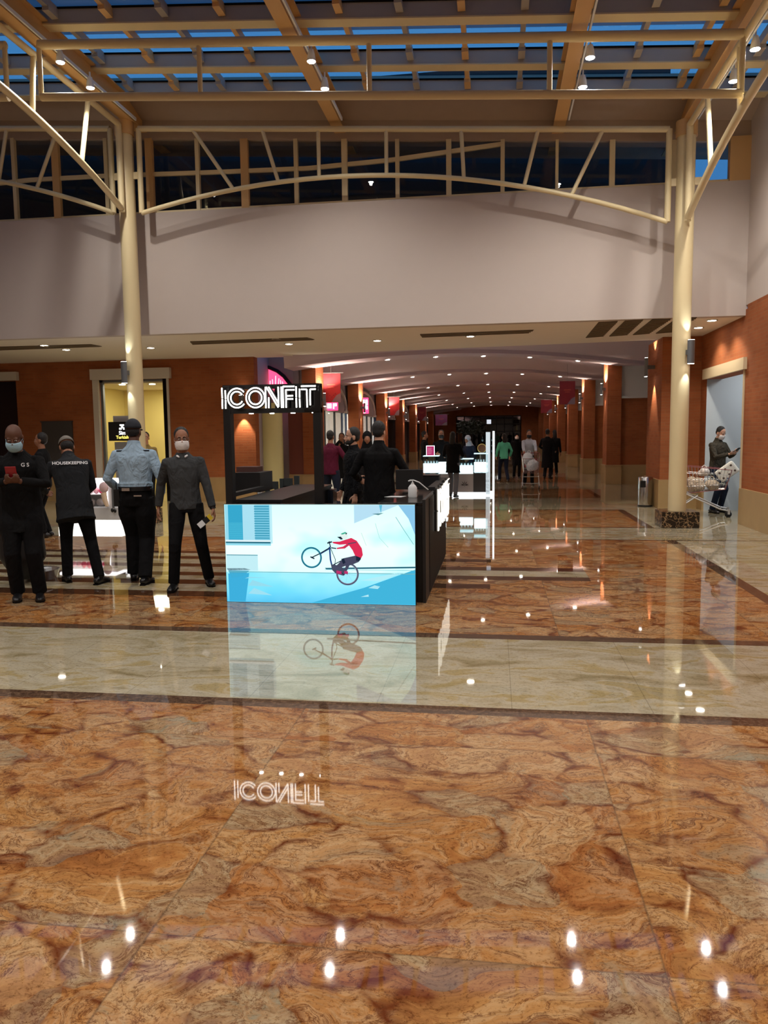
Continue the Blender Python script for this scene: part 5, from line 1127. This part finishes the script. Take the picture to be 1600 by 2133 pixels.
MINT = folds('mint_cardigan', srgb(96, 196, 160), .6); PGREY = folds('grey_leggings', srgb(112, 112, 118), .4); WHT = folds('white_top', srgb(176, 182, 192), .7); PUFF = folds('dark_puffer', srgb(15, 16, 20), 1.0, 14)
def attach_text(txt, size, P_, pos, rot, m_, name='lettering'):
    me = text_mesh(txt, size, .0015, .0006); o = obj(name, me, m_, P_['t']); o.location = pos; o.rotation_euler = rot; return o
WT = mat('white_print', srgb(225, 225, 228), .7)
# 1 big man at the left edge with a red phone
b = atZ(62, 1252)
A = person('bald man in black with a blue face mask looking down at a red phone', (b.x-.10, b.y+.05), 22, 1.76, BLKC, BTR, SKIN_D, near=True, bulk=1.20, lean=.06, hunch=.22, head=(0, -.42), hair=None, mask=MASKB, feet=((-.16, .02), (.05, -.02, 0, -.1)), hands=((-.10, .36, 1.20), (.01, .36, 1.20)), palm=((.6, 0, .7), (-.6, 0, .7)), curl=.7, legs_r=1.15, long_top=.12, hem=.82, poles=((-1, -.3, -.6), (1, -.3, -.6)))
ph = (A['hands'][0][0]+A['hands'][1][0])/2
def world(P_, v): return P_['M'] @ V(v)
def held(name, P_, pos, lab, cat, rot=(0, 0, 0)):
    t = empty(name, world(P_, pos), lab, cat); t.rotation_euler = (Matrix.Rotation(P_['rz'], 3, 'Z') @ Matrix.Rotation(rot[2], 3, 'Z') @ Matrix.Rotation(rot[0], 3, 'X') @ Matrix.Rotation(rot[1], 3, 'Y')).to_euler(); return t
t = held('mobile_phone', A, ph+V((0, .02, .045)), 'red backed mobile phone held in both hands by the bald man', 'phone', (-.5, 0, 0))
m = MB(); m.box(-.048, .048, -.005, .005, -.055, .07); obj('case', m, mat('phone_red', srgb(150, 22, 34), .4), t, bevel=.006); m = MB(); m.box(-.043, .043, -.0065, -.005, -.05, .065); obj('screen', m, BLACKG, t)
attach_text('G S', .05, A, A['tr'](-.095, .165, 1.36), (pi/2-.1, 0, pi), WT, 'chest_lettering')
# 2 housekeeping worker
b = atZ(150, 1222)
Bp = person('housekeeping worker in a grey cap and dark jacket with white back lettering, bending forward', (atZ(136, 1222).x, b.y+.1), 212, 1.72, CHARC, BTR, SKIN_M, near=True, bulk=1.12, lean=.32, hunch=.38, head=(.1, -.35), hair='capback', cap=mat('grey_cap', srgb(112, 106, 98), .8), feet=((-.02, .20), (.30, -.10, 0, .6)), hands=((-.20, .52, 1.02), (.2, .50, .98)), long_top=.10, hem=.82, collar=1, side=-.05)
me = text_mesh('HOUSEKEEPING', .052, .0015, .0008)
tp = Bp['tr'](0.0, -.162, 1.35)
o = obj('back_lettering', me, WT, Bp['t']); o.location = tp; o.rotation_euler = (pi/2-.58, 0, 0)
# 3 man glimpsed behind them
b = atZ(88, 1120)
person('man with short black hair seen in profile behind the housekeeping worker', (atY(86, 915, 11.6).x, 11.6), -80, 1.70, BLKC, BTR, SKIN_M, head=(0, .05))
# 4 guard in light blue shirt
b = atZ(290, 1214)
G = person('guard in a light blue shirt and dark cap seen from behind, near the left column', (b.x, b.y), 192, 1.80, BLUEC, BTR, SKIN_D, near=True, bulk=1.10, hair='capback', cap=mat('navy_cap', srgb(24, 28, 38), .8), feet=((-.09, .16), (.09, -.10)), hands=((-.24, .24, 1.00), (.24, .16, .95)), hem=1.02, legs_r=1.22, collar=1, head=(-.1, 0))
m = MB(); pe = G['pel']; m.tube([pe+V((0, 0, .085)), pe+V((0, 0, .13))], [(.182, .14), (.180, .138)], n=24, side=(1, 0, 0)); obj('belt', m, SHOE, G['t'], smooth=True)
m = MB(); m.box(-.10, -.02, -.152, -.13, pe.z+.09, pe.z+.12); m.box(.02, .10, -.15, -.13, pe.z+.03, pe.z+.045); obj('belt_clip', m, CHROME, G['t'])
m = MB(); m.box(.10, .17, -.03, .03, pe.z+.50, pe.z+.515); m.box(-.17, -.10, -.03, .03, pe.z+.50, pe.z+.515); obj('epaulette', m, mat('navy_cap', srgb(24, 28, 38), .8), G['t'])
m = MB(); m.box(-.22, -.16, -.03, .02, pe.z-.08, pe.z+.10); m.tube([(-.19, -.02, pe.z+.10), (-.19, -.02, pe.z+.17)], .006, n=6); tag_ = obj('radio', m, BLACK, G['t'])
# 5 man in grey sweater
b = atZ(388, 1225)
Wp = person('man in a grey sweater and white face mask walking with a packet in hand', (b.x-.06, b.y+.12), 18, 1.70, GREYK, BTR, SKIN_M, near=True, bulk=1.0, hair='short', mask=MASKW, feet=((-.26, -.02, 0, -.25), (.10, .22, 0, .15)), hands=((-.34, .18, .86), (.26, -.05, .88)), head=(.12, -.05), hem=.87, long_top=0, side=.03, collar=None)
m = MB(); m.tube([Wp['tr'](-.055, .085, 1.455), Wp['tr'](-.03, .11, 1.44)], .010, n=6); m.tube([Wp['tr'](.055, .085, 1.455), Wp['tr'](.03, .11, 1.44)], .010, n=6); obj('shirt_collar', m, WT, Wp['t'])
hq, hd_, hn, hs = Wp['hands'][0]
t = held('packet', Wp, hq+V((.05, .03, -.02)), 'black, yellow and white packet held by the man in the grey sweater', 'packet', (.1, -.9, 0))
m = MB(); m.box(-.03, .03, -.012, .012, -.12, -.05); obj('white_end', m, WHITEP, t); m = MB(); m.box(-.03, .03, -.012, .012, -.05, .01); obj('black_sleeve', m, BLACK, t); m = MB(); m.box(-.03, .03, -.012, .012, .01, .05); obj('yellow_end', m, mat('packet_yellow', srgb(220, 190, 40), .5), t)
m = MB(); q = Wp['wr'][0]; d_ = (Wp['wr'][0]-Wp['el'][0]).normalized(); m.tube([q-d_*.012, q+d_*.006], .034, n=14); obj('wristwatch', m, SHOE, Wp['t'])
# glasses on the grey sweater man
m = MB(); hp = Wp['hp']
for sg in (-1, 1):
    m.tube([hp(sg*.029+.020*cos(a*pi/6), .094, .104+.014*sin(a*pi/6)) for a in range(12)], .0018, n=5, closed=True); m.tube([hp(sg*.05, .092, .108), hp(sg*.078, 0, .105)], .0018, n=5)
m.tube([hp(-.009, .095, .107), hp(.009, .095, .107)], .0018, n=5); obj('glasses', m, SHOE, Wp['t'])
# 6 man behind the column
person('man partly hidden behind the left column, standing at the shop', (atY(303, 905, 15.6).x, 15.6), 20, 1.72, folds('yellow_brown', srgb(150, 130, 80)), BTR, SKIN_L)
# 7,8 two men in the kiosk
K1 = person('man in a black jacket seen from behind inside the kiosk', (atY(789, 900, 9.25).x, 9.25), 184, 1.76, BLKC, BTR, SKIN_L, near=True, bulk=1.14, head=(-.25, -.1), hands=((-.26, .25, 1.05), (.25, .26, 1.08)), long_top=.12, hem=.8, collar=1)
K2 = person('bearded man in a dark padded jacket facing left inside the kiosk', (atY(738, 940, 9.98).x, 9.98), -62, 1.70, PUFF, BTR, SKIN_L, near=True, bulk=1.05, beard=True, head=(-.15, .0), feet=((-.10, .0), (.12, .02)), hem=.82, collar=1, hands=((-.27, .08, .86), (.25, .12, .88)))
# 9-11 behind
person('man in a burgundy shirt seen from behind, left of the bearded man', (atY(689, 930, 15.4).x, 15.4), 172, 1.70, BURG, NAVY, SKIN_M, feet=((-.17, .1), (.15, -.1)), hands=((-.26, .2, 1.0), (.30, .25, 1.05)), hem=.84, bulk=1.05)
person('woman in black with a hand at her face beside the bright shop', (atY(712, 920, 18.5).x, 18.5), 5, 1.66, BLKC, BTR, SKIN_M, hair='long', hands=((-.15, .2, 1.1), (.04, .14, 1.46)), long_top=.2, hem=.8)
person('person in a black head scarf partly hidden behind the man in the black jacket', (atY(765, 920, 13.5).x, 13.5), 10, 1.66, BLKC, BTR, SKIN_M, hair='scarf', cap=BLKC, long_top=.5, hem=.8, bulk=1.1)
# corridor people
person('woman in a black coat and grey leggings standing at the jewellery kiosk, seen from behind', (atZ(944, 1035).x, atZ(944, 1035).y-.1), 170, 1.66, BLKC, PGREY, SKIN_M, hair='long', long_top=.06, hem=.72, bulk=1.12, feet=((-.10, .16), (.10, -.14)), hands=((-.16, .28, 1.08), (.17, .26, 1.05)), legs_r=.95)
person('man in black behind the left glass case of the jewellery kiosk', (atY(919, 915, 21.2).x, 21.2), 10, 1.72, BLKC, BTR, SKIN_M, hands=((-.12, .30, 1.05), (.16, .28, 1.1)), mask=BLACK)
person('seller in a white head scarf behind the jewellery kiosk', (atY(983, 930, 22).x, 22.0), -40, 1.58, NAVY, BTR, SKIN_M, hair='scarf', cap=WHT, hands=((-.2, .35, 1.0), (.2, .34, 1.0)), lean=.25)
person('woman in a mint green cardigan and blue jeans walking away right of the jewellery kiosk', (atZ(1050, 1003).x, atZ(1050, 1003).y), 200, 1.62, MINT, NAVY, SKIN_L, hair='long', feet=((-.08, .25), (.08, -.2)), hands=((-.26, .1, .9), (.27, .12, .9)), hem=.84)
CM = person('man in a white top pushing a full shopping cart down the corridor', (atZ(1101, 1012).x+.02, atZ(1101, 1012).y+.5), 2, 1.72, WHT, BTR, SKIN_M, mask=BLACK, beard=False, lean=.16, feet=((-.10, .18), (.10, -.2)), hands=((-.18, .50, 1.06), (.18, .50, 1.06)), palm=((0, .2, -1), (0, .2, -1)))
person('woman in a dark coat with a white face mask just behind the cart man', (atZ(1083, 1004).x-.05, atZ(1083, 1004).y+2.2), 5, 1.62, BLKC, BTR, SKIN_L, hair='scarf', cap=BLKC, mask=MASKW, long_top=.3, hem=.8)
person('tall person in a long black coat on the right of the corridor', (atZ(1140, 997).x, atZ(1140, 997).y), 160, 1.74, BLKC, CHARC, SKIN_M, long_top=.35, hem=.74, bulk=1.15, hair='short', hands=((-.24, .3, 1.05), (.25, .2, 1.0)))
person('person in black beside the right pillar of the corridor', (atZ(1156, 990).x, atZ(1156, 990).y+.4), 190, 1.72, BLKC, BTR, SKIN_M, hair='long', long_top=.3, hem=.78)
person('dark clothed person farther down the corridor near its left pillars', (atY(884, 920, 24).x, 24.0), 100, 1.7, BLKC, BTR, SKIN_M)
# ------------------------------------------------------------------ shopping carts
def cart(base, rz, lab, scale=1.0):
    t = empty('shopping_cart', (base[0], base[1], 0), lab, 'shopping cart', 'shopping carts', rz=rz, scale=scale)
    WIRE = mat('cart_wire', srgb(176, 176, 178), .3, .9); PIPE = mat('cart_pipe', srgb(206, 204, 202), .3, .6)
    # local +X = front of the cart; handle at the back
    def cor(x, s, z): w_ = .27-.05*(x+.45)/.9; return V((x, s*w_*(.8+.2*(z-.4)/.5), z))
    m = MB(); zb = lambda x: .42+.10*(x+.45)/.9
    xb, xf = -.34, .47
    top = [cor(-.46, -1, .96), cor(xf, -1, .88), cor(xf, 1, .88), cor(-.46, 1, .96)]; bot = [cor(xb, -1, zb(xb)), cor(xf-.10, -1, zb(xf)), cor(xf-.10, 1, zb(xf)), cor(xb, 1, zb(xb))]
    for L4 in (top, bot):
        for i in range(4): m.tube([L4[i], L4[(i+1) % 4]], .0065, n=6)
    for i in range(4): m.tube([top[i], bot[i]], .006, n=6)
    obj('basket_rim', m, mat('cart_rim', srgb(150, 90, 90), .4, .4), t)
    m = MB()
    for i, n_ in ((0, 16), (1, 9), (2, 16), (3, 9)):
        a, b_, c_, d_ = top[i], top[(i+1) % 4], bot[(i+1) % 4], bot[i]
        for k in range(1, n_): m.tube([a.lerp(b_, k/n_), d_.lerp(c_, k/n_)], .0028, n=4)
        for k in range(1, 4): m.tube([a.lerp(d_, k/4), b_.lerp(c_, k/4)], .0034, n=4)
    for k in range(1, 9): m.tube([bot[0].lerp(bot[3], k/9), bot[1].lerp(bot[2], k/9)], .0028, n=4)
    o = obj('basket_wires', m, WIRE, t)
    m = MB(); m.tube([cor(-.46, -1, .96), V((-.52, -.25, 1.02)), V((-.52, .25, 1.02)), cor(-.46, 1, .96)], .012, n=8); obj('handle', m, mat('cart_handle', srgb(120, 30, 36), .4), t, smooth=True)
    m = MB(); m.box(-.44, -.425, -.17, .17, .60, .86); obj('child_seat_flap', m, mat('cart_red', srgb(170, 26, 40), .5), t)
    for s in (-1, 1):
        m = MB(); m.tube([(-.46, s*.24, .14), (-.10, s*.22, .40), (-.30, s*.22, .44)], .013, n=8); m.tube([(-.34, s*.22, .44), (.30, s*.24, .15), (.42, s*.24, .13), (.45, s*.24, .10)], .014, n=8); obj('frame_tube', m, PIPE, t, smooth=True)
    m = MB(); m.tube([(-.2, -.22, .33), (-.2, .22, .33)], .01, n=8); m.tube([(.30, -.24, .16), (.30, .24, .16)], .01, n=8); obj('cross_tube', m, PIPE, t)
    for x in (-.47, .45):
        for s in (-1, 1):
            m = MB(); m.lathe([(.055, -.013), (.06, -.009), (.06, .009), (.055, .013)], (x-.02, s*.24, .06), 16, axis='y'); wl = obj('wheel', m, BLACK, t, smooth=True)
            m = MB(); m.box(x-.03, x+.01, s*.24-.022, s*.24+.022, .06, .15); obj('fork', m, PIPE, wl)
    return t
RC = (3.93, 15.35); cart(RC, radians(-14), 'wire shopping cart full of bags beside the right column', 1.0)
cc = atZ(1106, 1018); cart((cc.x, cc.y+.15), radians(-92), 'wire shopping cart full of white bags pushed down the corridor', 1.0)
def bag(pos, r, m_, lab, seed, n=2):
    t = empty('carrier_bag', pos, lab, 'bag', 'carrier bags in the carts'); random.seed(seed); m = MB()
    for i in range(n+4): m.ell((random.uniform(-.4, .4)*r[0], random.uniform(-.4, .4)*r[1], r[2]*random.uniform(.5, 1.2)), (r[0]*random.uniform(.5, .75), r[1]*random.uniform(.55, .8), r[2]*random.uniform(.5, .75)), 12, 8)
    me = fuse(m, .014, 1); obj('sack', me, m_, t, smooth=2); m = MB(); z = r[2]*1.7
    m.tube([(-.03, 0, z-.06), (-.04, .01, z+.02), (0, .02, z+.05), (.04, .01, z+.02), (.03, 0, z-.06)], .008, n=6); obj('handle', m, m_, t); return t
BEI = folds('beige_bag', srgb(206, 186, 162), 1.0, 18); WB = folds('white_bag', srgb(226, 228, 232), 1.0, 18)
ca, sa_ = cos(radians(-14)), sin(radians(-14))
def rc(x, y, z): return (RC[0]+x*ca-y*sa_, RC[1]+x*sa_+y*ca, z)
bag(rc(-.16, 0, .47), (.17, .18, .17), BEI, 'large beige carrier bag bulging in the middle of the cart by the right column', 1)
bag(rc(.14, -.04, .50), (.17, .17, .12), BEI, 'beige carrier bag in the front of the cart by the right column', 2)
bag(rc(.0, .06, .74), (.12, .12, .10), mat('pale_bag', srgb(224, 214, 206), .6), 'small pale bag on top of the others in the cart by the right column', 3)
t = empty('toilet_roll_pack', rc(.26, 0, .74), 'white pack of toilet rolls with dark core holes, tilted over the front of the cart', 'toilet rolls'); t.rotation_euler = (0, radians(-38), radians(-14))
m = MB(); m.box(-.02, .36, -.10, .10, -.12, .12); obj('pack', m, mat('roll_white', srgb(226, 222, 210), .8), t, bevel=.035)
m = MB()
for i in range(3):
    for j in (0, 1): m.lathe([(.02, 0), (.02, -.004)], (.05+i*.12, -.1005, -.06+j*.12), 14, axis='y')
obj('core_hole', m, mat('core_brown', srgb(84, 66, 56), .8), t)
t = empty('water_pack', rc(.40, .02, .66), 'clear plastic pack with blue labels at the front end of the cart', 'bottle pack', rz=radians(-14))
m = MB()
for i in range(3): m.lathe([(.035, 0), (.035, .17), (.014, .2), (.014, .22)], (0, -.08+i*.08, 0), 12)
obj('bottle_body', m, glass('plastic_clear', (.85, .92, 1), 1, .1, .2, srgb(200, 215, 230)), t, smooth=True)
m = MB()
for i in range(3): m.lathe([(.037, .06), (.037, .12)], (0, -.08+i*.08, 0), 12)
obj('blue_label', m, mat('label_blue', srgb(50, 80, 150), .5), t)
for i, (dx, dy, z) in enumerate(((0, -.1, .5), (.05, .15, .52), (-.05, .05, .72))):
    bag((cc.x+dx, cc.y+.15+dy, z), (.21, .19, .20), WB, ['white carrier bag at the front bottom of the corridor cart', 'white carrier bag at the back bottom of the corridor cart', 'white carrier bag on top of the corridor cart'][i], 10+i)
OJ = person('man in an olive jacket and white face mask reading his phone behind a cart', (4.32, 15.95), 36, 1.69, OLIVE, NAVY, SKIN_L, near=True, bulk=1.12, hair='short', mask=MASKW, head=(0, -.42), hands=((-.06, .36, 1.22), (.10, .36, 1.20)), palm=((.4, 0, .8), (-.4, 0, .8)), curl=.7, hem=.82, long_top=.06, feet=((-.12, 0), (.14, .03)), collar=1)
ph = (OJ['hands'][0][0]+OJ['hands'][1][0])/2
t = held('mobile_phone', OJ, ph+V((0, .05, .03)), 'dark phone held by the man in the olive jacket', 'phone', (-1.0, 0, 0)); m = MB(); m.box(-.04, .04, -.005, .005, -.07, .08); obj('case', m, BLACK, t, bevel=.005); m = MB(); m.box(-.036, .036, -.0062, -.005, -.065, .075); obj('screen', m, BLACKG, t)
# bag with a scrubbing bucket behind the bald man's feet
b = atZ(92, 1222); t = empty('steel_tray', (b.x-.35, b.y+.45, 0), 'low metal tray on the floor behind the bald man', 'tray')
m = MB(); m.lathe([(.20, 0), (.23, .10), (.235, .11), (.22, .11), (.19, .02)], (0, 0, 0), 24); obj('tray_body', m, CHROME, t, smooth=True); m = MB(); m.box(.02, .16, -.1, .02, .10, .135); obj('cloth', m, WHITEP, t)
# dark cloth hanging between the two men at the left (folded trolley bag)
t = empty('trolley_bag', (b.x-.35, b.y+.15, 0), 'black trash bag hanging low behind the bald man', 'bag')
m = MB(); m.tube([(0, 0, .06), (.02, 0, .3), (0, 0, .75), (0, 0, .95)], [(.10, .1), (.26, .2), (.25, .18), (.2, .12)], n=20); o = obj('sack', fuse(m, .02, 3), BLACK, t, smooth=2)
m = MB(); m.box(.14, .25, -.14, -.12, .80, .93); obj('white_rag', m, WHITEP, t)
